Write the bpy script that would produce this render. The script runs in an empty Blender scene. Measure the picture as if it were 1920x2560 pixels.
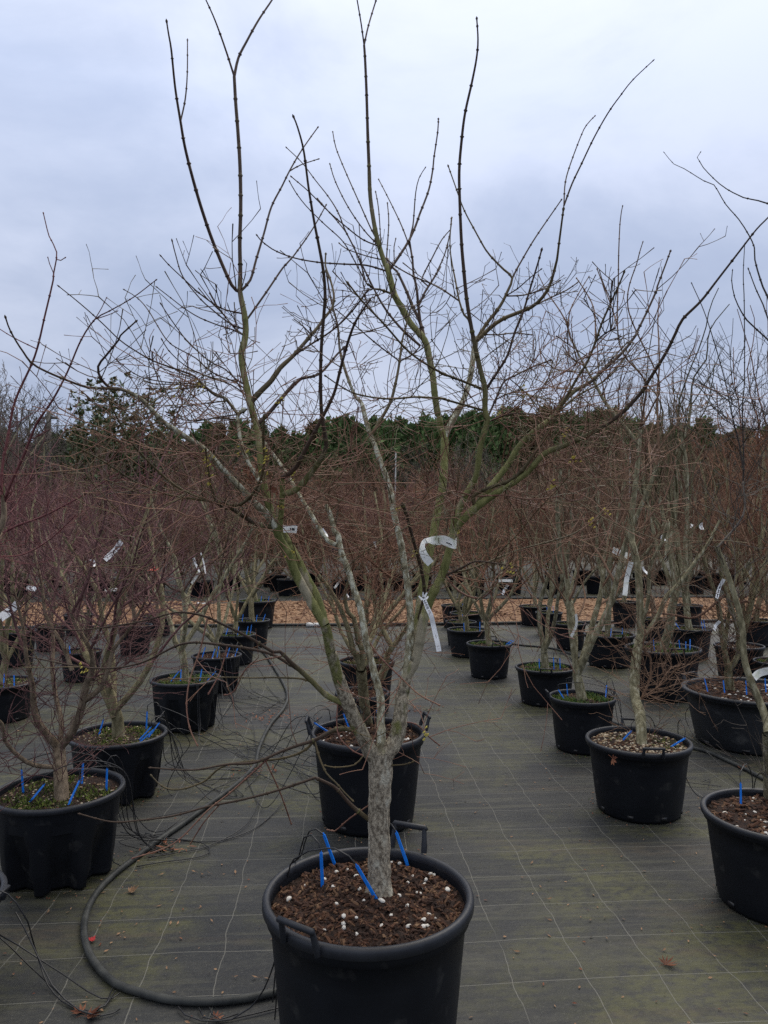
import bpy, math, random
import numpy as np
from mathutils import Vector, Matrix

# ------------------------------------------------------------------ camera, world, sun, exposure
scene = bpy.context.scene
COL = scene.collection
F, CAMH = 1850.0, 1.6                      # focal length in photo pixels (1920 x 2560), eye height
YAW = math.radians(4.08)                   # camera looks a little to the right of the rows
PITCH = math.radians(1.33)                 # and slightly up
camd = bpy.data.cameras.new('camera')
cam = bpy.data.objects.new('camera', camd)
COL.objects.link(cam)
cam.location = (0, 0, CAMH)
cam.rotation_euler = (math.pi / 2 + PITCH, 0, -YAW)
camd.sensor_fit = 'VERTICAL'
camd.sensor_height = 32.0
camd.lens = 32.0 * F / 2560.0
camd.clip_start = 0.05
camd.clip_end = 3000
scene.camera = cam
scene.render.resolution_x, scene.render.resolution_y = 768, 1024
scene.view_settings.view_transform = 'Standard'
scene.view_settings.look = 'None'
scene.view_settings.exposure = 0.30
scene.view_settings.gamma = 1.0
scene.cycles.use_denoising = False                  # keep the fine grain of bark, cloth and twigs
scene.cycles.max_bounces = 6

SUN_EL, SUN_AZ = math.radians(52), math.radians(35)     # bright side of the cloud: ahead, to the right
SUN_DIR = Vector((math.sin(SUN_AZ) * math.cos(SUN_EL), math.cos(SUN_AZ) * math.cos(SUN_EL), math.sin(SUN_EL)))
world = bpy.data.worlds.new('World')
scene.world = world
world.use_nodes = True
wn, wl = world.node_tree.nodes, world.node_tree.links
wn.clear()
w_out = wn.new('ShaderNodeOutputWorld')
w_sky = wn.new('ShaderNodeTexSky')
w_sky.sky_type = 'NISHITA'
w_sky.sun_disc = False
w_sky.sun_elevation = SUN_EL
w_sky.sun_rotation = SUN_AZ
w_bg1 = wn.new('ShaderNodeBackground')
w_bg1.inputs['Strength'].default_value = 0.08
wl.new(w_sky.outputs[0], w_bg1.inputs['Color'])
w_tc = wn.new('ShaderNodeTexCoord')
w_map = wn.new('ShaderNodeMapping')
w_map.inputs['Scale'].default_value = (1.0, 1.0, 1.9)
w_map.inputs['Location'].default_value = (3.1, 0.4, 0.55)
wl.new(w_tc.outputs['Generated'], w_map.inputs['Vector'])
w_n1 = wn.new('ShaderNodeTexNoise')
w_n1.inputs['Scale'].default_value = 2.3
w_n1.inputs['Detail'].default_value = 7.0
w_n1.inputs['Roughness'].default_value = 0.56
w_n1.inputs['Distortion'].default_value = 0.35
wl.new(w_map.outputs[0], w_n1.inputs['Vector'])
w_dot = wn.new('ShaderNodeVectorMath')
w_dot.operation = 'DOT_PRODUCT'
wl.new(w_tc.outputs['Generated'], w_dot.inputs[0])
w_dot.inputs[1].default_value = SUN_DIR
w_mr = wn.new('ShaderNodeMapRange')
w_mr.inputs['From Min'].default_value = 0.35
w_mr.inputs['From Max'].default_value = 1.0
w_mr.inputs['To Min'].default_value = -0.05
w_mr.inputs['To Max'].default_value = 0.09
wl.new(w_dot.outputs['Value'], w_mr.inputs['Value'])
w_add = wn.new('ShaderNodeMath')
w_add.operation = 'ADD'
wl.new(w_n1.outputs['Fac'], w_add.inputs[0])
wl.new(w_mr.outputs[0], w_add.inputs[1])
w_rp = wn.new('ShaderNodeValToRGB')
w_rp.color_ramp.interpolation = 'EASE'
w_rp.color_ramp.elements[0].position = 0.33
w_rp.color_ramp.elements[0].color = (0.395, 0.465, 0.635, 1)
w_rp.color_ramp.elements[1].position = 0.69
w_rp.color_ramp.elements[1].color = (0.60, 0.66, 0.82, 1)
wl.new(w_add.outputs[0], w_rp.inputs[0])
w_sep0 = wn.new('ShaderNodeSeparateXYZ')
wl.new(w_tc.outputs['Generated'], w_sep0.inputs[0])
w_bg2 = wn.new('ShaderNodeBackground')
w_sep = wn.new('ShaderNodeSeparateXYZ')           # overcast: brighter towards the zenith
wl.new(w_tc.outputs['Generated'], w_sep.inputs[0])
w_el = wn.new('ShaderNodeMapRange')
w_el.inputs['From Min'].default_value = 0.0
w_el.inputs['From Max'].default_value = 1.0
w_el.inputs['To Min'].default_value = 0.76
w_el.inputs['To Max'].default_value = 2.1
w_pw = wn.new('ShaderNodeMath')
w_pw.operation = 'POWER'
w_pw.use_clamp = True
w_pw.inputs[1].default_value = 1.8
wl.new(w_sep.outputs['Z'], w_pw.inputs[0])
wl.new(w_pw.outputs[0], w_el.inputs['Value'])
wl.new(w_el.outputs[0], w_bg2.inputs['Strength'])
w_zr = wn.new('ShaderNodeMapRange')               # cloud overhead is thicker and whiter
w_zr.inputs['From Min'].default_value = 0.50
w_zr.inputs['From Max'].default_value = 0.95
wl.new(w_sep0.outputs['Z'], w_zr.inputs['Value'])
w_zm = wn.new('ShaderNodeMixRGB')
w_zm.inputs[2].default_value = (0.70, 0.675, 0.63, 1)
wl.new(w_zr.outputs[0], w_zm.inputs[0])
wl.new(w_rp.outputs[0], w_zm.inputs[1])
wl.new(w_zm.outputs[0], w_bg2.inputs['Color'])
w_mix = wn.new('ShaderNodeMixShader')
w_mix.inputs[0].default_value = 0.94
wl.new(w_bg1.outputs[0], w_mix.inputs[1])
wl.new(w_bg2.outputs[0], w_mix.inputs[2])
wl.new(w_mix.outputs[0], w_out.inputs[0])

sun_d = bpy.data.lights.new('sun', 'SUN')
sun_d.energy = 1.4
sun_d.angle = math.radians(40)
sun_d.color = (1.0, 0.92, 0.80)
sun = bpy.data.objects.new('sun', sun_d)
COL.objects.link(sun)
sun.rotation_euler = SUN_DIR.to_track_quat('Z', 'Y').to_euler()

# ------------------------------------------------------------------ picture <-> place
CAM = np.array((0.0, 0.0, CAMH))
FWD = np.array((math.sin(YAW) * math.cos(PITCH), math.cos(YAW) * math.cos(PITCH), math.sin(PITCH)))
RGT = np.array((math.cos(YAW), -math.sin(YAW), 0.0))
UPV = np.cross(RGT, FWD)

def P(u, v, d):
    """place at depth d (metres) seen at photo pixel u, v"""
    return CAM + d * (FWD + RGT * (u - 960.0) / F + UPV * (1280.0 - v) / F)

def G(u, v, z=0.0):
    """place on the level z seen at photo pixel u, v"""
    r = FWD + RGT * (u - 960.0) / F + UPV * (1280.0 - v) / F
    return CAM + r * ((z - CAMH) / r[2])

def depth(p):
    return float(np.dot(np.asarray(p) - CAM, FWD))

def pix(p):
    q = np.asarray(p) - CAM
    d = np.dot(q, FWD)
    return 960 + F * np.dot(q, RGT) / d, 1280 - F * np.dot(q, UPV) / d

S = 960 / 1659.0
CROP = {'A': (0, 0, S), 'B': (960, 0, S), 'C': (0, 700, S), 'D': (960, 700, S), 'E': (0, 1300, S), 'Fm': (960, 1300, S),
        'H': (0, 1860, S), 'R': (960, 1860, S), 'J': (700, 1300, S / 2), 'K': (700, 1600, S / 2), 'N': (620, 2000, 600 / 1659),
        'a': (200, 850, 500 / 1659), 'b': (500, 1000, 400 / 1659), 'c': (500, 650, 400 / 1659), 'd': (800, 1000, 400 / 1659),
        'e': (800, 650, 400 / 1659), 'f': (1100, 650, 500 / 1659), 'g': (650, 300, 500 / 1659), 'h': (1050, 1000, 500 / 1659),
        'U': (1500, 300, 420 / 1659), 'V': (1360, 950, 560 / 1659), 'X': (0, 1000, 560 / 1659), 'S': (0, 2220, 300 / 1659),
        'Q': (1440, 1700, 480 / 1609), 'W': (1060, 1400, S / 2)}

def trace(s):
    """'K 840 1060 790 980 J 440 1150' -> photo pixels"""
    out, t, k = [], s.split(), None
    i = 0
    while i < len(t):
        if t[i] in CROP:
            k = CROP[t[i]]
            i += 1
            continue
        out.append((k[0] + float(t[i]) * k[2], k[1] + float(t[i + 1]) * k[2]))
        i += 2
    return np.array(out)

# ------------------------------------------------------------------ mesh and object helpers
class MB:
    """collects tubes, boxes and lathed shapes, then becomes one mesh"""
    def __init__(self):
        self.v, self.q, self.t, self.qm, self.tm, self.n, self.r = [], [], [], [], [], 0, []

    def add(self, v, q=None, t=None, m=0, rad=None):
        v = np.asarray(v, dtype=np.float64).reshape(-1, 3)
        self.r.append(np.zeros(len(v)) if rad is None else rad)
        if q is not None and len(q):
            q = np.asarray(q, dtype=np.int64).reshape(-1, 4)
            self.q.append(q + self.n)
            self.qm.append(np.full(len(q), m))
        if t is not None and len(t):
            t = np.asarray(t, dtype=np.int64).reshape(-1, 3)
            self.t.append(t + self.n)
            self.tm.append(np.full(len(t), m))
        self.v.append(v)
        self.n += len(v)

    def tube(self, pts, r, k=5, m=0, cap=False):
        pts = np.asarray(pts, dtype=np.float64)
        n = len(pts)
        r = np.broadcast_to(np.asarray(r, dtype=np.float64), (n,))
        tg = np.empty_like(pts)
        tg[1:-1] = pts[2:] - pts[:-2]
        tg[0] = pts[1] - pts[0]
        tg[-1] = pts[-1] - pts[-2]
        tg /= np.linalg.norm(tg, axis=1)[:, None] + 1e-12
        main = pts[-1] - pts[0]
        ref = np.array((0.31, 0.95, 0.05)) if abs(main[2]) > 0.6 * (np.linalg.norm(main) + 1e-9) else np.array((0.05, 0.1, 1.0))
        nx = ref - tg * (tg @ ref)[:, None]
        nx /= np.linalg.norm(nx, axis=1)[:, None] + 1e-9
        ny = np.cross(tg, nx)
        a = RINGS[k]
        v = pts[:, None, :] + r[:, None, None] * (a[None, :, 0:1] * nx[:, None, :] + a[None, :, 1:2] * ny[:, None, :])
        i = (np.arange(n - 1) * k)[:, None]
        j = np.arange(k)[None, :]
        j2 = (j + 1) % k
        q = np.stack([i + j, i + j2, i + k + j2, i + k + j], axis=2).reshape(-1, 4)
        t = None
        vv = v.reshape(-1, 3)
        if cap:
            vv = np.vstack([vv, pts[0], pts[-1]])
            c0, c1 = n * k, n * k + 1
            t = [(c0, (x + 1) % k, x) for x in range(k)] + [(c1, (n - 1) * k + x, (n - 1) * k + (x + 1) % k) for x in range(k)]
        rad = np.repeat(r, k)
        if cap: rad = np.concatenate([rad, [r[0], r[-1]]])
        self.add(vv, q, t, m, rad)

    def lathe(self, prof, k=40, m=0, fn=None):
        a = np.arange(k) * 2 * math.pi / k
        v = []
        for (r, z) in prof:
            rr = np.full(k, r) if fn is None else fn(a, r, z)
            v.append(np.stack([rr * np.cos(a), rr * np.sin(a), np.full(k, z)], 1))
        n = len(prof)
        i = (np.arange(n - 1) * k)[:, None]
        j = np.arange(k)[None, :]
        j2 = (j + 1) % k
        q = np.stack([i + j, i + j2, i + k + j2, i + k + j], axis=2).reshape(-1, 4)
        self.add(np.vstack(v), q, None, m)

    def box(self, c, ax, ay, az, m=0, taper=1.0):
        """box about c with half-axes ax, ay, az; the +az end scaled by taper"""
        c, ax, ay, az = (np.asarray(x, dtype=float) for x in (c, ax, ay, az))
        v = [c + sx * ax * (taper if sz > 0 else 1) + sy * ay * (taper if sz > 0 else 1) + sz * az
             for sz in (-1, 1) for sy in (-1, 1) for sx in (-1, 1)]
        q = [(0, 2, 3, 1), (4, 5, 7, 6), (0, 1, 5, 4), (2, 6, 7, 3), (0, 4, 6, 2), (1, 3, 7, 5)]
        self.add(v, q, None, m)

    def mesh(self, name, mats, smooth=True):
        me = bpy.data.meshes.new(name)
        if self.n:
            v = np.vstack(self.v)
            q = np.vstack(self.q) if self.q else np.zeros((0, 4), int)
            t = np.vstack(self.t) if self.t else np.zeros((0, 3), int)
            mi = np.concatenate(self.qm + self.tm) if (self.qm or self.tm) else np.zeros(0, int)
            me.vertices.add(len(v))
            me.vertices.foreach_set('co', v.ravel())
            me.loops.add(q.size + t.size)
            me.loops.foreach_set('vertex_index', np.concatenate([q.ravel(), t.ravel()]).astype(np.int32))
            ns = np.concatenate([np.arange(len(q)) * 4, q.size + np.arange(len(t)) * 3]).astype(np.int32)
            me.polygons.add(len(q) + len(t))
            me.polygons.foreach_set('loop_start', ns)
            me.polygons.foreach_set('material_index', mi.astype(np.int32))
            me.polygons.foreach_set('use_smooth', np.full(len(ns), smooth))
            me.update(calc_edges=True)
            if any(x.any() for x in self.r):
                at = me.attributes.new('rad', 'FLOAT', 'POINT')
                at.data.foreach_set('value', np.concatenate(self.r).astype(np.float32))
        for mt in (mats if isinstance(mats, (list, tuple)) else [mats]):
            me.materials.append(mt)
        return me

RINGS = {k: np.stack([np.cos(np.arange(k) * 2 * math.pi / k), np.sin(np.arange(k) * 2 * math.pi / k)], 1) for k in range(3, 25)}

def link(name, data, parent=None, loc=None):
    o = bpy.data.objects.new(name, data)
    COL.objects.link(o)
    if parent is not None:
        o.parent = parent
    if loc is not None:
        o.location = loc
    return o

def tag(o, label=None, cat=None, group=None, kind=None):
    if label: o['label'] = label
    if cat: o['category'] = cat
    if group: o['group'] = group
    if kind: o['kind'] = kind
    return o

def smooth_path(pts, step, extra=None):
    """Catmull-Rom through the points, sampled about every `step`; extra columns ride along"""
    p = np.asarray(pts, dtype=float)
    q = np.vstack([2 * p[0] - p[1], p, 2 * p[-1] - p[-2]])
    out = []
    for i in range(len(p) - 1):
        a, b, c, d = q[i], q[i + 1], q[i + 2], q[i + 3]
        n = max(1, int(np.linalg.norm((c - b)[:3]) / step))
        t = (np.arange(n) / n)[:, None]
        out.append(0.5 * (2 * b + (c - a) * t + (2 * a - 5 * b + 4 * c - d) * t ** 2 + (3 * b - a - 3 * c + d) * t ** 3))
    out.append(p[-1][None, :])
    return np.vstack(out)

def unit(v):
    v = np.asarray(v, dtype=float)
    return v / (np.linalg.norm(v) + 1e-12)

# ------------------------------------------------------------------ procedural materials
def new_mat(name):
    m = bpy.data.materials.new(name)
    m.use_nodes = True
    n, l = m.node_tree.nodes, m.node_tree.links
    return m, n, l, n['Principled BSDF']

def noise_mat(name, ca, cb, scale=8.0, rough=0.8, bump=0.0, bscale=None, detail=4.0, stretch=(1, 1, 1), lo=0.35, hi=0.65,
              spots=None, spot_scale=30.0, spot_lo=0.6, spot_hi=0.7, spec=0.3, vary=0.0, dist=0.0, young=None, zmix=None):
    m, n, l, b = new_mat(name)
    tc = n.new('ShaderNodeTexCoord')
    mp = n.new('ShaderNodeMapping')
    mp.inputs['Scale'].default_value = stretch
    l.new(tc.outputs['Object'], mp.inputs['Vector'])
    nz = n.new('ShaderNodeTexNoise')
    nz.inputs['Scale'].default_value = scale
    nz.inputs['Detail'].default_value = detail
    nz.inputs['Distortion'].default_value = dist
    l.new(mp.outputs[0], nz.inputs['Vector'])
    rp = n.new('ShaderNodeValToRGB')
    rp.color_ramp.elements[0].position, rp.color_ramp.elements[1].position = lo, hi
    rp.color_ramp.elements[0].color = (*ca, 1)
    rp.color_ramp.elements[1].color = (*cb, 1)
    l.new(nz.outputs['Fac'], rp.inputs[0])
    col = rp.outputs[0]
    if spots:
        n2 = n.new('ShaderNodeTexNoise')
        n2.inputs['Scale'].default_value = spot_scale
        n2.inputs['Detail'].default_value = 5
        l.new(mp.outputs[0], n2.inputs['Vector'])
        mr = n.new('ShaderNodeMapRange')
        mr.inputs['From Min'].default_value, mr.inputs['From Max'].default_value = spot_lo, spot_hi
        sv = n2.outputs['Fac']
        if zmix:                                     # the second bark takes over with height up the stem
            sp = n.new('ShaderNodeSeparateXYZ')
            l.new(tc.outputs['Object'], sp.inputs[0])
            zr = n.new('ShaderNodeMapRange')
            zr.inputs['From Min'].default_value, zr.inputs['From Max'].default_value = zmix
            zr.inputs['To Min'].default_value, zr.inputs['To Max'].default_value = -0.20, 0.20
            l.new(sp.outputs['Z'], zr.inputs['Value'])
            ad = n.new('ShaderNodeMath')
            l.new(sv, ad.inputs[0])
            l.new(zr.outputs[0], ad.inputs[1])
            sv = ad.outputs[0]
        l.new(sv, mr.inputs['Value'])
        mx = n.new('ShaderNodeMixRGB')
        mx.inputs[2].default_value = (*spots, 1)
        l.new(mr.outputs[0], mx.inputs[0])
        l.new(col, mx.inputs[1])
        col = mx.outputs[0]
    if young:                                        # young wood: colour follows the thickness of the stem
        at = n.new('ShaderNodeAttribute')
        at.attribute_name = 'rad'
        mr = n.new('ShaderNodeMapRange')
        mr.interpolation_type = 'SMOOTHSTEP'
        mr.inputs['From Min'].default_value, mr.inputs['From Max'].default_value = young[1], young[2]
        mr.inputs['To Min'].default_value, mr.inputs['To Max'].default_value = 1.0, 0.0
        l.new(at.outputs['Fac'], mr.inputs['Value'])
        mx = n.new('ShaderNodeMixRGB')
        mx.inputs[2].default_value = (*young[0], 1)
        l.new(mr.outputs[0], mx.inputs[0])
        l.new(col, mx.inputs[1])
        col = mx.outputs[0]
    if vary:
        oi = n.new('ShaderNodeObjectInfo')
        hs = n.new('ShaderNodeHueSaturation')
        mr = n.new('ShaderNodeMapRange')
        mr.inputs['To Min'].default_value, mr.inputs['To Max'].default_value = 1 - vary, 1 + vary
        l.new(oi.outputs['Random'], mr.inputs['Value'])
        l.new(mr.outputs[0], hs.inputs['Value'])
        l.new(col, hs.inputs['Color'])
        col = hs.outputs[0]
    l.new(col, b.inputs['Base Color'])
    b.inputs['Roughness'].default_value = rough
    b.inputs['Specular IOR Level'].default_value = spec
    if bump:
        n3 = n.new('ShaderNodeTexNoise')
        n3.inputs['Scale'].default_value = bscale or scale * 2
        n3.inputs['Detail'].default_value = 6
        l.new(mp.outputs[0], n3.inputs['Vector'])
        bp = n.new('ShaderNodeBump')
        bp.inputs['Strength'].default_value = bump
        bp.inputs['Distance'].default_value = 0.01
        l.new(n3.outputs['Fac'], bp.inputs['Height'])
        l.new(bp.outputs[0], b.inputs['Normal'])
    return m

M = {}
M['bark'] = noise_mat('trunk_bark', (0.13, 0.105, 0.075), (0.40, 0.345, 0.255), 120, 0.92, 1.0, 160, 8, (1, 1, 0.5), 0.36, 0.60,
                      (0.50, 0.47, 0.37), 38, 0.56, 0.70)
M['lichen_bark'] = noise_mat('lichened_bark', (0.14, 0.115, 0.068), (0.34, 0.31, 0.205), 60, 0.92, 0.9, 110, 7, (1, 1, 0.5), 0.38, 0.60,
                             (0.54, 0.54, 0.43), 75, 0.48, 0.62, young=((0.085, 0.055, 0.035), .0030, .0065))
M['green_bark'] = noise_mat('green_snakebark', (0.112, 0.120, 0.034), (0.225, 0.22, 0.080), 48, 0.7, 0.5, 90, 6, (1, 1, 0.16), 0.36, 0.64,
                            (0.30, 0.26, 0.16), 55, 0.52, 0.68, young=((0.054, 0.034, 0.022), .0056, .0105))  # brown young wood; its dark tone also paints in the backlit look of upper stems
M['mottled_bark'] = noise_mat('grey_bark_with_green_patches', (0.13, 0.105, 0.072), (0.38, 0.33, 0.24), 110, 0.92, 1.0, 160, 8, (1, 1, 0.5), 0.36, 0.60,
                              (0.150, 0.148, 0.052), 22, 0.48, 0.58, zmix=(.35, 1.0))
M['mottled_green'] = noise_mat('green_bark_with_grey_patches', (0.112, 0.120, 0.034), (0.225, 0.22, 0.080), 60, 0.75, 0.8, 120, 7, (1, 1, 0.22), 0.36, 0.64,
                               (0.33, 0.29, 0.20), 22, 0.48, 0.58, zmix=(1.20, .62))
M['shoot'] = noise_mat('brown_shoot', (0.045, 0.026, 0.020), (0.095, 0.060, 0.040), 12, 0.6, 0.0, None, 3, (1, 1, 0.4))
M['olive_shoot'] = noise_mat('olive_shoot', (0.062, 0.048, 0.022), (0.125, 0.092, 0.042), 9, 0.6, 0.0, None, 3, (1, 1, 0.4))
M['red_twig'] = noise_mat('red_twig', (0.14, 0.058, 0.042), (0.22, 0.120, 0.075), 9, 0.6)
M['bud'] = noise_mat('bud_scale', (0.05, 0.022, 0.02), (0.09, 0.04, 0.03), 30, 0.6)
M['yellow_lichen'] = noise_mat('yellow_lichen', (0.36, 0.28, 0.04), (0.46, 0.40, 0.10), 40, 0.95)
for key, a, b_ in (('purple', (0.088, 0.038, 0.040), (0.180, 0.090, 0.084)), ('brown', (0.098, 0.056, 0.034), (0.195, 0.118, 0.074)),
                   ('olive', (0.090, 0.078, 0.036), (0.19, 0.165, 0.080)), ('rust', (0.115, 0.052, 0.031), (0.21, 0.108, 0.064)),
                   ('grey', (0.075, 0.062, 0.055), (0.15, 0.125, 0.10)), ('crimson', (0.10, 0.026, 0.030), (0.17, 0.060, 0.058))):
    M['tw_' + key] = noise_mat('twigs_' + key, a, b_, 3.0, 0.75, vary=0.42)
M['limb_grey'] = noise_mat('limb_grey_bark', (0.115, 0.102, 0.058), (0.30, 0.27, 0.165), 50, 0.92, 0.8, 90, 6, (1, 1, 0.35),
                           spots=(0.36, 0.34, 0.25), spot_scale=50, spot_lo=0.56, spot_hi=0.7, vary=0.15)
M['limb_brown'] = noise_mat('limb_brown_bark', (0.11, 0.080, 0.052), (0.27, 0.205, 0.14), 45, 0.92, 0.7, 90, 6, (1, 1, 0.35), vary=0.15)
M['limb_olive'] = noise_mat('limb_olive_bark', (0.125, 0.108, 0.055), (0.28, 0.24, 0.135), 45, 0.88, 0.7, 90, 6, (1, 1, 0.3),
                            spots=(0.27, 0.26, 0.18), spot_scale=40, spot_lo=0.6, spot_hi=0.72, vary=0.15)
M['pot'] = noise_mat('black_plastic', (0.0045, 0.0055, 0.0080), (0.0085, 0.0098, 0.0130), 7, 0.55, 0.06, 90, 5, (1, 1, 1), 0.3, 0.7,
                     (0.055, 0.054, 0.050), 13, 0.60, 0.84, 0.25)
M['pot_rim'] = noise_mat('black_plastic_rim', (0.010, 0.0115, 0.0155), (0.018, 0.020, 0.025), 16, 0.5, 0.05, 90, 5, spec=0.42)
M['pot_old'] = noise_mat('weathered_black_plastic', (0.010, 0.012, 0.015), (0.022, 0.024, 0.028), 6, 0.55, 0.08, 60, 6, (1, 1, 1), 0.3, 0.7,
                         (0.085, 0.085, 0.08), 8, 0.64, 0.80, 0.45)
M['blue'] = noise_mat('blue_plastic', (0.004, 0.17, 0.66), (0.008, 0.21, 0.78), 20, 0.4, spec=0.5)
M['tube'] = noise_mat('black_tube', (0.010, 0.010, 0.011), (0.016, 0.016, 0.017), 20, 0.45, spec=0.5)
M['hose'] = noise_mat('dusty_black_hose', (0.020, 0.022, 0.022), (0.050, 0.052, 0.048), 14, 0.6, 0.05, 60)
M['label'] = noise_mat('white_label', (0.78, 0.78, 0.77), (0.88, 0.88, 0.87), 16, 0.5, 0.0, lo=0.25, hi=0.5)
M['label_old'] = noise_mat('algae_stained_label', (0.42, 0.45, 0.30), (0.80, 0.80, 0.75), 22, 0.6, 0.0, lo=0.28, hi=0.48)
M['ink'] = noise_mat('label_ink', (0.02, 0.02, 0.024), (0.05, 0.05, 0.06), 40, 0.7)
M['ink_red'] = noise_mat('label_faded_ink', (0.22, 0.10, 0.10), (0.3, 0.16, 0.16), 40, 0.7)
M['cane'] = noise_mat('dull_grey_cane', (0.22, 0.22, 0.21), (0.36, 0.36, 0.35), 8, 0.6)
M['white_plastic'] = noise_mat('white_plastic', (0.5, 0.5, 0.48), (0.7, 0.7, 0.68), 8, 0.5)
M['perlite'] = noise_mat('perlite', (0.36, 0.31, 0.24), (0.78, 0.75, 0.68), 40, 0.95, 0.4, 120, lo=0.3, hi=0.55)
M['soil'] = noise_mat('bark_compost', (0.012, 0.007, 0.005), (0.045, 0.024, 0.016), 60, 0.95, 1.0, 160, 6)
M['chip_a'] = noise_mat('bark_chip_dark', (0.018, 0.010, 0.007), (0.062, 0.030, 0.019), 25, 0.9)
M['chip_b'] = noise_mat('bark_chip_red', (0.055, 0.024, 0.013), (0.115, 0.055, 0.030), 25, 0.9)
M['chip_c'] = noise_mat('wood_fibre', (0.10, 0.052, 0.028), (0.17, 0.10, 0.055), 25, 0.9)
M['moss'] = noise_mat('moss', (0.020, 0.034, 0.008), (0.075, 0.095, 0.018), 30, 0.95)
M['moss_b'] = noise_mat('bright_moss', (0.055, 0.085, 0.012), (0.13, 0.16, 0.03), 30, 0.95)
M['weed'] = noise_mat('weed_leaf', (0.030, 0.070, 0.014), (0.060, 0.12, 0.028), 30, 0.7)
M['grit'] = noise_mat('tan_grit', (0.13, 0.085, 0.045), (0.34, 0.25, 0.15), 25, 0.9, lo=0.3, hi=0.7)
M['grit_b'] = noise_mat('pale_grit', (0.30, 0.24, 0.16), (0.48, 0.42, 0.32), 25, 0.9)
M['leaf_tan'] = noise_mat('dry_tan_leaf', (0.16, 0.09, 0.05), (0.30, 0.19, 0.11), 20, 0.85, vary=0.25)
M['leaf_red'] = noise_mat('red_leaf', (0.30, 0.015, 0.02), (0.42, 0.03, 0.03), 20, 0.7)
M['leaf_coral'] = noise_mat('coral_leaf', (0.38, 0.07, 0.05), (0.5, 0.12, 0.08), 20, 0.7)
M['leaf_brown'] = noise_mat('dead_brown_leaf', (0.11, 0.038, 0.022), (0.20, 0.085, 0.045), 14, 0.85, vary=0.2)
M['conifer'] = noise_mat('conifer_needles', (0.062, 0.108, 0.034), (0.125, 0.185, 0.066), 1.2, 0.85, vary=0.25)
M['conifer_b'] = noise_mat('bronze_conifer', (0.10, 0.085, 0.034), (0.19, 0.145, 0.065), 1.2, 0.85, vary=0.2)
M['magnolia'] = noise_mat('glossy_evergreen_leaf', (0.035, 0.065, 0.024), (0.085, 0.125, 0.050), 1.5, 0.4)
M['magnolia_b'] = noise_mat('brown_felted_leaf', (0.15, 0.092, 0.045), (0.24, 0.16, 0.085), 1.5, 0.8)
M['pole'] = noise_mat('weathered_timber', (0.075, 0.070, 0.062), (0.15, 0.14, 0.125), 4, 0.9, 0.3, 20, 4, (1, 1, 0.1))
# ------------------------------------------------------------------ the setting: matting, bark path
rng = random.Random(7)
nrng = np.random.default_rng(7)
PITCHG = 0.263                                   # spacing of the marker threads
gy = G(*trace('R 400 1035')[0])[1]
gx = G(*trace('R 335 463')[0])[0]

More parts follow.
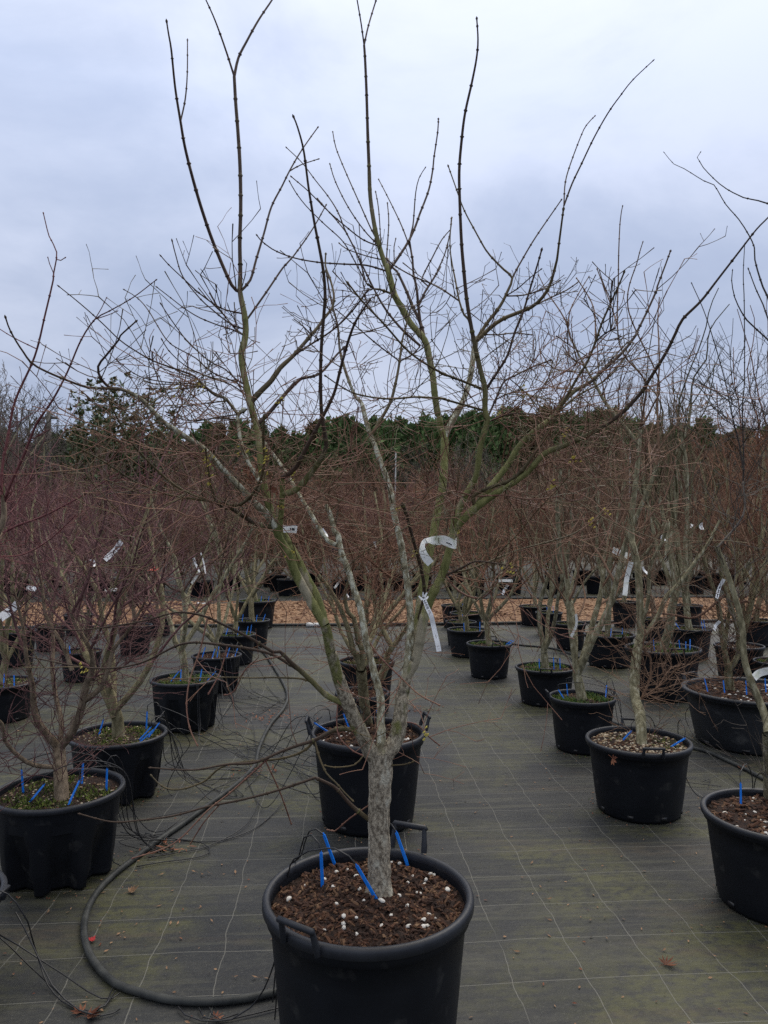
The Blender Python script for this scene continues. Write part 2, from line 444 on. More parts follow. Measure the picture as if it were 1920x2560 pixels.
def ground_material():
    m, n, l, b = new_mat('woven_weed_matting')
    geo = n.new('ShaderNodeNewGeometry')
    sep = n.new('ShaderNodeSeparateXYZ')
    l.new(geo.outputs['Position'], sep.inputs[0])

    def math_(op, a, b_=None, c=None, clamp=False):
        k = n.new('ShaderNodeMath')
        k.operation = op
        k.use_clamp = clamp
        for i, x in enumerate((a, b_, c)):
            if x is None: continue
            if isinstance(x, (int, float)): k.inputs[i].default_value = x
            else: l.new(x, k.inputs[i])
        return k.outputs[0]

    def noise(scale, detail=4, stretch=(1, 1, 1), rough=0.5, w=0.0, dist=0.0):
        mp = n.new('ShaderNodeMapping')
        mp.inputs['Scale'].default_value = stretch
        mp.inputs['Location'].default_value = (w, w * 0.7, w * 0.3)
        l.new(geo.outputs['Position'], mp.inputs['Vector'])
        k = n.new('ShaderNodeTexNoise')
        k.inputs['Scale'].default_value = scale
        k.inputs['Detail'].default_value = detail
        k.inputs['Roughness'].default_value = rough
        k.inputs['Distortion'].default_value = dist
        l.new(mp.outputs[0], k.inputs['Vector'])
        return k.outputs['Fac']

    def ramp(x, lo, hi, smooth=True):
        k = n.new('ShaderNodeMapRange')
        k.interpolation_type = 'SMOOTHSTEP' if smooth else 'LINEAR'
        k.inputs['From Min'].default_value, k.inputs['From Max'].default_value = lo, hi
        l.new(x, k.inputs['Value'])
        return k.outputs[0]

    def mix(f, a, b_):
        k = n.new('ShaderNodeMixRGB')
        for i, x in ((0, f), (1, a), (2, b_)):
            if isinstance(x, tuple): k.inputs[i].default_value = (*x, 1)
            elif isinstance(x, (int, float)): k.inputs[i].default_value = x
            else: l.new(x, k.inputs[i])
        return k.outputs[0]

    # marker threads: along the rows they wander, across they are nearly straight
    wobx = math_('MULTIPLY', math_('SUBTRACT', noise(4.2, 2, (0.8, 1, 1), w=3.0), 0.5), 0.050)
    woby = math_('MULTIPLY', math_('SUBTRACT', noise(1.6, 2, (1, 0.6, 1), w=9.0), 0.5), 0.055)
    xx = math_('ADD', sep.outputs['X'], wobx)
    yy = math_('ADD', sep.outputs['Y'], woby)
    dx = math_('ABSOLUTE', math_('SUBTRACT', math_('FRACT', math_('ADD', math_('DIVIDE', math_('SUBTRACT', xx, gx), PITCHG), 100.5)), 0.5))
    dy = math_('ABSOLUTE', math_('SUBTRACT', math_('FRACT', math_('ADD', math_('DIVIDE', math_('SUBTRACT', yy, gy), PITCHG), 100.5)), 0.5))
    lx = math_('SUBTRACT', 1.0, ramp(dx, 0.0050, 0.0100))
    ly = math_('SUBTRACT', 1.0, ramp(dy, 0.0045, 0.0090))
    fade_x = ramp(noise(2.2, 3, w=21.0), 0.24, 0.46)
    fade_y = ramp(noise(1.7, 3, w=33.0), 0.12, 0.34)
    thread = math_('MAXIMUM', math_('MULTIPLY', lx, math_('MULTIPLY', fade_x, 0.85)), math_('MULTIPLY', ly, math_('MULTIPLY', fade_y, 0.95)))

    base = mix(ramp(noise(1.2, 4, (0.8, 1.8, 1), w=2.0), 0.3, 0.7), (0.010, 0.0115, 0.0135), (0.024, 0.025, 0.025))
    # dust and dried algae, mottled, drawn out along the weave
    dust = math_('MULTIPLY', ramp(noise(3.2, 6, (0.7, 1.5, 1), 0.62, 5.0, 0.4), 0.40, 0.66), ramp(noise(34, 4, (0.6, 1.3, 1), 0.65, 4.0), 0.30, 0.70))
    base = mix(math_('MULTIPLY', dust, 0.70), base, (0.056, 0.055, 0.045))
    alg = math_('MULTIPLY', ramp(noise(0.95, 5, (1, 1.2, 1), 0.6, 14.0, 0.5), 0.44, 0.60), ramp(noise(26, 5, (0.8, 1.2, 1), 0.7, 8.0), 0.30, 0.62))
    base = mix(math_('MULTIPLY', alg, 0.85), base, (0.064, 0.064, 0.024))
    # moss-brown stain bands lying across the rows
    st = math_('MULTIPLY', ramp(noise(1.4, 4, (0.5, 2.6, 1), 0.6, 27.0), 0.54, 0.70), ramp(noise(20, 4, (0.5, 1.5, 1), 0.6, 6.0), 0.32, 0.66))
    base = mix(math_('MULTIPLY', st, 0.5), base, (0.075, 0.055, 0.034))
    # worn, wet-dark mottling and pale dry flecks
    base = mix(math_('MULTIPLY', ramp(noise(7.5, 6, (0.55, 1.6, 1), 0.7, 51.0), 0.50, 0.68), 0.55), base, (0.012, 0.0135, 0.0165))
    base = mix(math_('MULTIPLY', ramp(noise(70, 5, (0.6, 1.2, 1), 0.75, 61.0), 0.54, 0.72), 0.45), base, (0.098, 0.095, 0.070))
    # thin streaks along the weave
    base = mix(math_('MULTIPLY', ramp(noise(3.0, 5, (0.22, 4.5, 1), 0.65, 71.0), 0.50, 0.64), 0.55), base, (0.014, 0.016, 0.019))
    base = mix(math_('MULTIPLY', ramp(noise(3.4, 5, (0.22, 4.0, 1), 0.65, 83.0), 0.54, 0.66), 0.40), base, (0.080, 0.078, 0.052))
    # clean dark places where pots used to stand
    vor = n.new('ShaderNodeTexVoronoi')
    vor.inputs['Scale'].default_value = 1.15
    l.new(geo.outputs['Position'], vor.inputs['Vector'])
    vd = math_('ADD', vor.outputs['Distance'], math_('MULTIPLY', math_('SUBTRACT', noise(6, 4, w=17.0), 0.5), 0.25))
    csep = n.new('ShaderNodeSeparateColor')
    l.new(vor.outputs['Color'], csep.inputs[0])
    pick = ramp(csep.outputs[0], 0.56, 0.60)
    clean = math_('MULTIPLY', math_('SUBTRACT', 1.0, ramp(vd, 0.20, 0.30)), math_('MULTIPLY', pick, 0.72))
    base = mix(clean, base, (0.014, 0.016, 0.022))
    # fine weave speckle
    sp = ramp(noise(140, 2, (1, 1, 1), 0.5, 2.0), 0.58, 0.74)
    base = mix(math_('MULTIPLY', sp, 0.35), base, (0.13, 0.125, 0.10))
    base = mix(math_('MULTIPLY', thread, 0.64), base, (0.185, 0.18, 0.155))
    l.new(base, b.inputs['Base Color'])
    b.inputs['Roughness'].default_value = 0.62
    b.inputs['Specular IOR Level'].default_value = 0.35
    # ripples of loose cloth, plus weave
    wv = math_('MULTIPLY', noise(2.4, 3, (0.35, 2.6, 1), 0.5, 40.0), 1.0)
    hgt = math_('ADD', math_('MULTIPLY', wv, 0.030), math_('ADD', math_('MULTIPLY', noise(60, 4, w=1.0), 0.0028), math_('MULTIPLY', thread, 0.0016)))
    bp = n.new('ShaderNodeBump')
    bp.inputs['Strength'].default_value = 0.65
    bp.inputs['Distance'].default_value = 1.0
    l.new(hgt, bp.inputs['Height'])
    l.new(bp.outputs[0], b.inputs['Normal'])
    return m

mb = MB()
mb.add([(-900, -30, 0), (900, -30, 0), (900, 1500, 0), (-900, 1500, 0)], [(0, 1, 2, 3)])
tag(link('ground', mb.mesh('ground', ground_material(), False)), kind='structure')

# bark path running across, between the two beds
Y0, Y1 = 12.35, 16.5
mm, n_, l_, b_ = new_mat('bark_path')
tc = n_.new('ShaderNodeNewGeometry')
vo = n_.new('ShaderNodeTexVoronoi')
vo.inputs['Scale'].default_value = 17
mp_ = n_.new('ShaderNodeMapping')
mp_.inputs['Scale'].default_value = (0.8, 1.3, 1)
l_.new(tc.outputs['Position'], mp_.inputs[0])
l_.new(mp_.outputs[0], vo.inputs['Vector'])
sc = n_.new('ShaderNodeSeparateColor')
l_.new(vo.outputs['Color'], sc.inputs[0])
rp = n_.new('ShaderNodeValToRGB')
rp.color_ramp.elements[0].color = (0.12, 0.055, 0.026, 1)
rp.color_ramp.elements[1].color = (0.33, 0.20, 0.11, 1)
l_.new(sc.outputs[0], rp.inputs[0])
l_.new(rp.outputs[0], b_.inputs['Base Color'])
b_.inputs['Roughness'].default_value = 0.95
bp = n_.new('ShaderNodeBump')
bp.inputs['Strength'].default_value = 1.0
bp.inputs['Distance'].default_value = 0.05
bp.invert = True
l_.new(vo.outputs['Distance'], bp.inputs['Height'])
l_.new(bp.outputs[0], b_.inputs['Normal'])
mb = MB()
NX, NY = 120, 12
xs = np.linspace(-30, 34, NX)
ys = np.linspace(Y0, Y1, NY)
vv = np.array([(x, y + (0.05 * math.sin(x * 1.7) + nrng.uniform(-.04, .04) if j in (0, NY - 1) else 0),
                0.004 + (0.04 + nrng.uniform(-.012, .012) if 0 < j < NY - 1 else 0)) for j, y in enumerate(ys) for x in xs])
qq = [(j * NX + i, j * NX + i + 1, (j + 1) * NX + i + 1, (j + 1) * NX + i) for j in range(NY - 1) for i in range(NX - 1)]
mb.add(vv, qq)
path_ob = tag(link('path', mb.mesh('path', mm, True)), kind='structure')

M['path_chip'] = noise_mat('path_bark_chip', (0.165, 0.088, 0.05), (0.36, 0.23, 0.135), 6, 0.9, detail=2)
M['path_chip_b'] = noise_mat('path_bark_chip_dark', (0.10, 0.048, 0.026), (0.24, 0.125, 0.065), 6, 0.9, detail=2)

def scatter_boxes(mb, centers, size, flat, nmat, g, aspect=(1.0, 2.6), tilt=0.5):
    for c in centers:
        a = g.uniform(0, 2 * math.pi)
        s = size * g.uniform(0.5, 1.3)
        L = s * g.uniform(*aspect) * 0.5
        ax = unit((math.cos(a), math.sin(a), g.uniform(-tilt, tilt)))
        ay = unit(np.cross((g.uniform(-tilt, tilt), g.uniform(-tilt, tilt), 1), ax))
        az = np.cross(ax, ay)
        mb.box(c, ax * L, ay * s * 0.5 * g.uniform(0.5, 1.0), az * s * flat * 0.5, g.randrange(nmat), g.uniform(0.5, 0.95))

mb = MB()
pts = []
for _ in range(9000):
    y = Y0 + (Y1 - Y0) * rng.random() ** 1.3
    pts.append((rng.uniform(-9, 13), y + rng.uniform(-.05, .05), 0.045 if Y0 + .3 < y < Y1 - .3 else 0.02))
scatter_boxes(mb, pts, 0.05, 0.35, 2, rng)
tag(link('bark_chips', mb.mesh('bark_chips', [M['path_chip'], M['path_chip_b']], False)),
    'orange brown bark chips covering the path across the nursery', 'bark chips', kind='stuff')

# black water pipes along both edges of the path, with pale couplings
def pipe(name, label, pts, r, m, coup=(), k=8, cat='pipe', group=None):
    root = link(name, None, None, pts[0])
    tag(root, label, cat, group)
    mb = MB()
    pp = smooth_path(np.asarray(pts) - np.asarray(pts[0]), 0.12)
    mb.tube(pp, r, k, cap=True)
    link('tube', mb.mesh('pipe', m), root)
    for c, w in coup:
        mc = MB()
        c = np.asarray(c) - np.asarray(pts[0])
        x = np.array((1.0, 0.02, 0))
        mc.tube([c - x * w, c - x * w * 0.55, c - x * w * 0.5, c + x * w * 0.5, c + x * w * 0.55, c + x * w],
                [r * 1.5, r * 1.5, r * 1.25, r * 1.25, r * 1.5, r * 1.5], 12, cap=True)
        link('coupling', mc.mesh('coupling', M['white_plastic']), root)
    return root

c1 = G(790, 1562, 0.035)
pipe('water_pipe', 'black water pipe along the near edge of the bark path with a white coupling',
     [(-25, Y0 - .10, .03), (-8, Y0 - .12, .03), (-3, Y0 - .06, .03), (c1[0], c1[1], .035), (2, Y0 - .12, .03), (9, Y0 - .05, .03), (28, Y0 - .1, .03)],
     0.026, M['hose'], [((c1[0], c1[1], .035), 0.16)])
c2 = G(505, 1511, 0.03)
pipe('water_pipe', 'black water pipe along the far edge of the bark path',
     [(-25, Y1 + .15, .03), (c2[0] - 2, c2[1], .03), (c2[0], c2[1], .03), (3, Y1 + .1, .03), (28, Y1 + .15, .03)], 0.03, M['hose'],
     [((c2[0], c2[1], .03), 0.10)])
# ------------------------------------------------------------------ pots
UR, UH = 0.30, 0.45                                     # unit pot: rim radius, height

def pot_meshes(style, mat, mat_rim):
    out = {}
    body = MB()
    rb = 0.80 * UR
    if style == 'fluted':
        def fn(a, r, z):
            t = max(0.0, min(1.0, (0.37 - z) / 0.30))
            s = 0.5 + 0.5 * np.cos(a * 8)
            rec = np.clip((s - 0.62 + 0.42 * t) / 0.12, 0, 1)
            rec = rec * rec * (3 - 2 * rec)
            return r - 0.062 * t * rec + 0.006 * (1 - rec) * min(1, max(0, (0.40 - z) / 0.3))
        prof = [(0.0, 0.004), (rb * .9, 0.004), (rb, 0.012)] + [(rb + (UR - 0.012 - rb) * z / UH, z) for z in np.linspace(0.02, UH - 0.03, 12)]
        body.lathe(prof, 96, 0, fn)
    else:
        prof = [(0.0, 0.004), (rb * .93, 0.004), (rb * .985, 0.010), (rb, 0.024)] + \
               [(rb + (UR - 0.012 - rb) * z / UH, z) for z in (0.12, 0.22, 0.33, UH - 0.055)] + \
               [(UR - 0.006, UH - 0.05), (UR - 0.006, UH - 0.026)]
        body.lathe(prof, 64)
        for k in range(8):                              # drain notches near the foot
            a = k * math.pi / 4 + 0.2
            e = np.array((math.cos(a), math.sin(a), 0.0))
            body.box(e * (rb * 1.002) + np.array((0, 0, 0.035)), e * 0.004, np.cross((0, 0, 1), e) * 0.016, (0, 0, 0.010), 1)
    # inner wall
    body.lathe([(UR - 0.016, UH - 0.02), (UR - 0.024, UH - 0.08), (UR - 0.03, UH - 0.14)], 64)
    out['body'] = body.mesh('pot_body', [mat, M['tube']])
    rim = MB()
    rim.lathe([(UR - 0.017, UH - 0.022), (UR - 0.018, UH - 0.006), (UR - 0.012, UH - 0.001), (UR - 0.004, UH), (UR + 0.002, UH - 0.003),
               (UR + 0.005, UH - 0.010), (UR + 0.005, UH - 0.026), (UR, UH - 0.030), (UR - 0.010, UH - 0.030)], 64)
    out['rim'] = rim.mesh('pot_rim', mat_rim)
    h = MB()
    for yy in (-1, 1):
        h.tube([(UR + .002, yy * .056, UH - .024), (UR + .006, yy * .056, UH - .010), (UR + .012, yy * .054, UH + .010), (UR + .020, yy * .051, UH + .036)],
               [.010, .011, .009, .008], 5)
    h.tube([(UR + .022, -.060, UH + .034), (UR + .024, -.055, UH + .038), (UR + .024, .055, UH + .038), (UR + .022, .060, UH + .034)],
           [.006, .0085, .0085, .006], 6, cap=True)
    out['handle'] = h.mesh('pot_handle', mat_rim)
    return out

POT = {'plain': pot_meshes('plain', M['pot'], M['pot_rim']), 'fluted': pot_meshes('fluted', M['pot'], M['pot_rim']),
       'old': pot_meshes('plain', M['pot_old'], M['pot_rim'])}
SOILZ = UH - 0.040

def soil_z(x, y):
    return SOILZ + 0.012 * (1 - (x * x + y * y) / UR ** 2) + 0.004 * math.sin(x * 37 + 1) * math.cos(y * 41) + 0.003 * math.sin(x * 90 + y * 70)

def soil_mesh(mat):
    mb = MB()
    R = UR - 0.019
    nr, na = 9, 44
    v = [(0, 0, soil_z(0, 0))]
    for i in range(1, nr + 1):
        for j in range(na):
            a, r = 2 * math.pi * j / na, R * i / nr
            x, y = r * math.cos(a), r * math.sin(a)
            v.append((x, y, soil_z(x, y)))
    t = [(0, 1 + j, 1 + (j + 1) % na) for j in range(na)]
    q = [(1 + (i - 1) * na + j, 1 + i * na + j, 1 + i * na + (j + 1) % na, 1 + (i - 1) * na + (j + 1) % na) for i in range(1, nr) for j in range(na)]
    mb.add(v, q, t)
    return mb.mesh('soil', mat)

def rand_in_disc(g, R):
    a, r = g.uniform(0, 2 * math.pi), R * math.sqrt(g.random())
    return r * math.cos(a), r * math.sin(a)

def chips(n, size, g):
    mb = MB()
    c = []
    for _ in range(n):
        x, y = rand_in_disc(g, UR - 0.027)
        c.append((x, y, soil_z(x, y) + g.uniform(-.001, .005)))
    scatter_boxes(mb, c, size, 0.45, 7, g, (0.9, 3.2), 0.7)
    return mb

PEB = []                                                # rough pebble shapes
for s_ in range(5):
    g_ = random.Random(50 + s_)
    import bmesh
    bm = bmesh.new()
    bmesh.ops.create_icosphere(bm, subdivisions=2, radius=1.0)
    for v_ in bm.verts:
        v_.co *= g_.uniform(0.82, 1.12)
        v_.co.z *= 0.78
    me = bpy.data.meshes.new('pebble')
    bm.to_mesh(me)
    bm.free()
    for p_ in me.polygons: p_.use_smooth = True
    PEB.append(me)

def pebbles(n, lo, hi, g, nm=2, R=UR - 0.03, zoff=0.0):
    mb = MB()
    base = [(0, 0, 1), (1, 0, 0), (0, 1, 0), (-1, 0, 0), (0, -1, 0), (.6, .6, .6), (-.6, .6, .6), (-.6, -.6, .6), (.6, -.6, .6)]
    tri = [(0, 5, 6), (0, 6, 7), (0, 7, 8), (0, 8, 5), (5, 1, 2), (5, 2, 6), (6, 2, 3), (6, 3, 7), (7, 3, 4), (7, 4, 8), (8, 4, 1), (8, 1, 5)]
    for _ in range(n):
        x, y = rand_in_disc(g, R)
        s = g.uniform(lo, hi)
        sx, sy, sz = s * g.uniform(.8, 1.4), s * g.uniform(.7, 1.1), s * g.uniform(.5, .9)
        a = g.uniform(0, 6.28)
        ca, sa = math.cos(a), math.sin(a)
        z = soil_z(x, y) + zoff
        mb.add([(x + (p[0] * sx * ca - p[1] * sy * sa), y + (p[0] * sx * sa + p[1] * sy * ca), z + p[2] * sz) for p in base], None, tri, g.randrange(nm))
    return mb

def tufts(n, h, g, nm=2, patch=None, w=0.003):
    """little moss or weed blades"""
    mb = MB()
    cen = [rand_in_disc(g, UR - .06) for _ in range(patch or 1)]
    for _ in range(n):
        if patch:
            c = g.choice(cen)
            x, y = c[0] + g.gauss(0, .04), c[1] + g.gauss(0, .04)
            if x * x + y * y > (UR - .03) ** 2: continue
        else:
            x, y = rand_in_disc(g, UR - .03)
        z = soil_z(x, y)
        a, l, hh = g.uniform(0, 6.28), g.uniform(-.8, .8), h * g.uniform(.4, 1.3)
        ww = w * g.uniform(.7, 1.8)
        dx, dy = math.cos(a) * ww, math.sin(a) * ww
        tx, ty = math.cos(a + 1.57) * hh * l, math.sin(a + 1.57) * hh * l
        mb.add([(x - dx, y - dy, z), (x + dx, y + dy, z), (x + tx + dx * .6, y + ty + dy * .6, z + hh * .6), (x + tx * 1.7, y + ty * 1.7, z + hh)],
               None, [(0, 1, 2), (0, 2, 3)], g.randrange(nm))
    return mb

CH = [M['chip_a'], M['chip_a'], M['chip_b'], M['chip_a'], M['chip_b'], M['chip_a'], M['chip_c']]
SOIL_ME = {k: soil_mesh(M[v]) for k, v in (('bark', 'soil'), ('grit', 'soil'), ('moss', 'soil'), ('green', 'soil'))}
g_ = random.Random(3)
SCAT = {'bark_front': [('bark_mulch', chips(2600, .009, g_).mesh('bark_mulch', CH, False))],
        'bark': [('bark_mulch', chips(800, .014, g_).mesh('bark_mulch', CH, False)),
                 ('perlite_grains', pebbles(60, .005, .0105, g_).mesh('perlite_grains', [M['perlite'], M['perlite']]))],
        'grit': [('gravel', pebbles(650, .006, .011, g_, 3).mesh('gravel', [M['grit'], M['grit_b'], M['chip_b']])),
                 ('moss', tufts(260, .012, g_, 2, 3).mesh('moss', [M['moss'], M['moss_b']], False))],
        'moss': [('moss', tufts(2200, .013, g_, 2, 26).mesh('moss', [M['moss'], M['moss_b']], False)),
                 ('gravel', pebbles(260, .005, .009, g_, 3).mesh('gravel', [M['grit'], M['chip_b'], M['grit_b']]))],
        'green': [('weeds', tufts(1300, .030, g_, 2, 9, .004).mesh('weeds', [M['weed'], M['moss_b']], False)),
                  ('gravel', pebbles(220, .006, .010, g_, 3).mesh('gravel', [M['grit'], M['chip_b'], M['chip_a']]))]}

def solve(uL, uR, vR, vB, ratio=0.80):
    uc, w = (uL + uR) / 2, (uR - uL) / 2 / F
    p = G(uc, vB, 0)
    e = unit((p[0], p[1], 0))
    c = p.copy()
    for _ in range(6):
        R = w * depth(c)
        c = p + e * ratio * R
    h = P(uc, vR, depth(c))[2]
    return c, R, h

POTS = {}

def make_pot(key, c, R, h, style, soil, label, handles=(), group=None, extra=True, lean=0.0):
    c = np.array((c[0], c[1], 0.0))
    root = link('plant_pot', None, None, c)
    root.scale = (R / UR, R / UR, h / UH)
    root.rotation_euler = (0, 0, random.Random(key).uniform(0, .7) if style == 'fluted' else 0)
    tag(root, label, 'pot', group)
    ms = POT[style]
    link('body', ms['body'], root)
    link('rim', ms['rim'], root)
    for a in handles:
        o = link('handle', ms['handle'], root)
        o.rotation_euler = (0, 0, math.radians(a))
        if (key, a) in (('C1', 62), ('C2', 8), ('C2', 178)): o.scale = (1, 1, 1.05)
    so = link('soil', SOIL_ME[soil.split('_')[0]], root)
    if extra:
        for nm, me in SCAT[soil]:
            o = link(nm, me, so)
            o.rotation_euler = (0, 0, random.Random(key + nm).uniform(0, 6.28))
            tag(o, kind='stuff')
    POTS[key] = dict(c=c, R=R, h=h, z=SOILZ / UH * h + .010, root=root, soil=so, d=depth(c))
    return root

# front pot (its foot lies below the picture)
c = P(921, 2226, 2.227)
make_pot('C1', c, .311, c[2], 'plain', 'bark_front', 'large black pot in front, brown bark mulch flecked with white perlite', (232, 62))
PT = [('C2', 778, 1062, 1828, 2097, 'plain', 'bark', (8, 178), 'black pot directly behind the trunk of the front tree'),
      ('C3', 838, 972, 1730, 1880, 'plain', 'bark', (), 'small black pot mostly hidden by the trunks behind the middle pot'),
      ('C4', 845, 986, 1650, 1790, 'plain', 'moss', (), 'mossy black pot seen between the front tree stems, third behind it'),
      ('L0', -434, -14, 2250, 2590, 'plain', 'bark', (-8, 172), 'black pot at the edge beside the front hose, only its handle showing'),
      ('L1', -8, 300, 1970, 2242, 'fluted', 'moss', (), 'fluted black pot with mossy soil, nearest in the row beside the hose'),
      ('L2', 178, 412, 1832, 2019, 'fluted', 'moss', (), 'fluted black pot with gritty soil and many blue stakes, second in its row'),
      ('L3', 378, 549, 1694, 1838, 'fluted', 'green', (), 'fluted black pot with weedy soil, third in the row beside the hose'),
      ('L4', 480, 602, 1636, 1737, 'fluted', 'bark', (), 'fluted black pot with bark soil, fourth in the row beside the hose'),
      ('L5', 544, 639, 1584, 1665, 'plain', 'green', (265,), 'black pot with a front handle, fifth in the row beside the hose'),
      ('L6', 587, 674, 1549, 1621, 'plain', 'moss', (265,), 'black pot holding a stout pale stem, sixth in the row beside the hose'),
      ('L7', 593, 690, 1500, 1575, 'plain', 'green', (5,), 'tall black pot standing on the bark path edge, last of its row'),
      ('M1', -85, 84, 1704, 1812, 'plain', 'moss', (), 'black pot cut by the picture edge, behind the nearest fluted pot'),
      ('M2', 153, 252, 1626, 1707, 'plain', 'moss', (), 'dark pot in the tangle of twigs between two pot rows'),
      ('M3', 295, 379, 1562, 1639, 'plain', 'moss', (), 'black pot standing alone just before the bark path'),
      ('M4', 356, 431, 1542, 1592, 'plain', 'green', (), 'black pot at the bark path edge behind the lone pot'),
      ('M5', 87, 162, 1562, 1630, 'plain', 'moss', (), 'black pot hidden by twigs against the orange bark path'),
      ('M6', -15, 87, 1576, 1669, 'plain', 'green', (), 'black pot with green weeds at the picture edge near the path'),
      ('M7', 160, 232, 1535, 1590, 'plain', 'moss', (), 'dark pot on the bark path half hidden by stems'),
      ('R1', 1772, 2125, 2032, 2326, 'plain', 'bark', (245,), 'black pot cut by the picture edge, bark soil flecked with perlite and a handle'),
      ('R2', 1471, 1723, 1848, 2062, 'plain', 'grit', (262, 75), 'black pot with tan grit and a thick leaning trunk'),
      ('R3', 1375, 1537, 1740, 1890, 'plain', 'green', (175, 15), 'black pot with two outward handles behind the grit pot'),
      ('R4', 1290, 1437, 1666, 1770, 'plain', 'green', (255, 60), 'wide black pot with grassy soil and a low forked trunk'),
      ('R5', 1167, 1279, 1607, 1700, 'plain', 'green', (70, 275), 'small black pot alone on the open matting'),
      ('R6', 1119, 1216, 1572, 1646, 'plain', 'moss', (), 'black pot with gritty soil just behind the small lone pot'),
      ('R7', 1113, 1191, 1553, 1618, 'plain', 'moss', (180,), 'black pot with a small handle tucked behind the gritty one'),
      ('R8', 1125, 1208, 1531, 1597, 'plain', 'moss', (), 'black pot second from the bark path in the open row'),
      ('R9', 1103, 1172, 1512, 1572, 'plain', 'moss', (), 'black pot against the bark path, last of the open row'),
      ('S1', 1298, 1377, 1514, 1566, 'plain', 'moss', (), 'black pot against the bark path behind the forked trunk'),
      ('S2', 1339, 1406, 1530, 1589, 'plain', 'moss', (), 'black pot with blue stakes before the bark path beside a grey stem'),
      ('S3', 1385, 1465, 1557, 1627, 'plain', 'moss', (), 'black pot half hidden by the pale curved stem'),
      ('S4', 1462, 1585, 1584, 1673, 'plain', 'green', (268,), 'wide black pot with green weeds and a front handle'),
      ('S5', 1568, 1748, 1618, 1757, 'plain', 'green', (265,), 'large black pot full of green weeds behind the leaning trunk'),
      ('S6', 1675, 1777, 1569, 1652, 'plain', 'moss', (), 'square shouldered black pot behind the large weedy pot'),
      ('S7', 1790, 1907, 1612, 1717, 'plain', 'bark', (), 'black pot behind the olive double trunk'),
      ('S8', 1718, 2030, 1722, 1890, 'old', 'bark', (120,), 'very wide scuffed low black tub with six blue stakes'),
      ('S9', 1890, 2010, 1652, 1745, 'plain', 'green', (), 'black pot with green weeds cut by the picture edge'),
      ('S11', 1605, 1672, 1546, 1612, 'plain', 'moss', (), 'black pot in shade between two pale trunks'),
      ('S12', 1690, 1755, 1512, 1578, 'plain', 'moss', (), 'dark pot on the bark path behind the square shouldered pot'),
      ('S14', 1850, 1935, 1549, 1618, 'plain', 'moss', (), 'dark pot near the bark path at the picture edge'),
      ('S10', 1530, 1594, 1503, 1570, 'plain', 'moss', (), 'tall dark pot on the bark path behind the hanging stained label')]
for key, uL, uR, vR, vB, st, so, hd, lab in PT:
    c, R, h = solve(uL, uR, vR, vB)
    print('POT', key, 'd=%.2f R=%.3f h=%.3f' % (depth(c), R, h))
    make_pot(key, c, R, max(.30, min(.60, h)), st, so, lab, hd)

# perlite of the front pot, piece by piece
pc = POTS['C1']
g_ = random.Random(11)
PERL = [480,388,17, 545,355,12, 755,372,24, 680,355,12, 613,487,17, 640,525,14, 660,540,18, 750,530,20, 685,478,17, 530,540,15, 590,600,18, 385,580,18, 280,675,22,
        612,708,19, 770,625,18, 375,775,17, 665,815,23, 660,850,20, 662,878,18, 745,920,21, 750,825,14, 925,872,16, 925,715,24, 1045,655,17, 1160,642,18, 1192,635,13,
        1215,603,14, 1220,565,16, 1230,545,17, 1260,498,24, 1285,500,17, 1380,613,24, 1430,545,28, 1455,553,18, 1110,860,20, 1210,820,20, 1240,858,18, 1213,870,17, 1290,805,15,
        1250,775,18, 1100,738,18, 990,797,16, 1048,440,18, 995,425,16, 1133,512,15, 1145,390,13, 1105,570,16, 530,890,12, 345,475,16, 315,480,14, 800,700,12, 470,470,10]
inv = np.array((UR / pc['R'], UR / pc['R'], UH / pc['h']))
for i in range(0, len(PERL), 3):
    u, v = 620 + PERL[i] * 600 / 1659, 2000 + PERL[i + 1] * 600 / 1659
    p = G(u, v, pc['z'] + .004)
    q = (p - pc['c']) * inv
    if q[0] ** 2 + q[1] ** 2 > (UR - .026) ** 2: continue
    o = link('perlite', PEB[i % 5], pc['soil'], (q[0], q[1], soil_z(q[0], q[1]) + .003))
    if not o.data.materials: o.data.materials.append(M['perlite'])
    r = PERL[i + 2] * .36 / F * 2.25 / 1.15
    o.scale = (r * g_.uniform(.9, 1.2), r * g_.uniform(.8, 1.1), r * g_.uniform(.75, 1.0))
    o.rotation_euler = (g_.uniform(-.5, .5), g_.uniform(-.5, .5), g_.uniform(0, 6.28))

# ------------------------------------------------------------------ drip stakes
def stake(name, foot, top, label, group=None, tube=None, w=0.0043):
    """blue peg from foot (in the soil) to top; the thin black tube leaves its head"""
    foot, top = np.asarray(foot), np.asarray(top)
    ax = unit(top - foot)
    L = np.linalg.norm(top - foot)
    sx = unit(np.cross(ax, (0.3, 1, 0.1)))
    sy = np.cross(ax, sx)
    mb = MB()
    mb.box(ax * (L * .5), sx * w, sy * w * .62, ax * L * .5, 0, 0.92)
    mb.box(ax * (L * .72) - sy * w * .66, sx * w * .28, sy * w * .08, ax * L * .12, 1)
    mb.box(ax * (L * .30) - sy * w * .66, sx * w * .28, sy * w * .08, ax * L * .10, 1)
    mb.tube([ax * (L * .98), ax * (L * 1.06)], [w * .6, w * .5], 6, cap=True)
    o = link('drip_stake', mb.mesh('drip_stake', [M['blue'], M['tube']], False), None, foot)
    tag(o, label, 'drip stake', group)
    if tube is not None:
        mt = MB()
        mt.tube(smooth_path(np.asarray(tube) - foot, .03), 0.0025, 5)
        link('tube', mt.mesh('drip_tube', M['tube']), o)
    return o

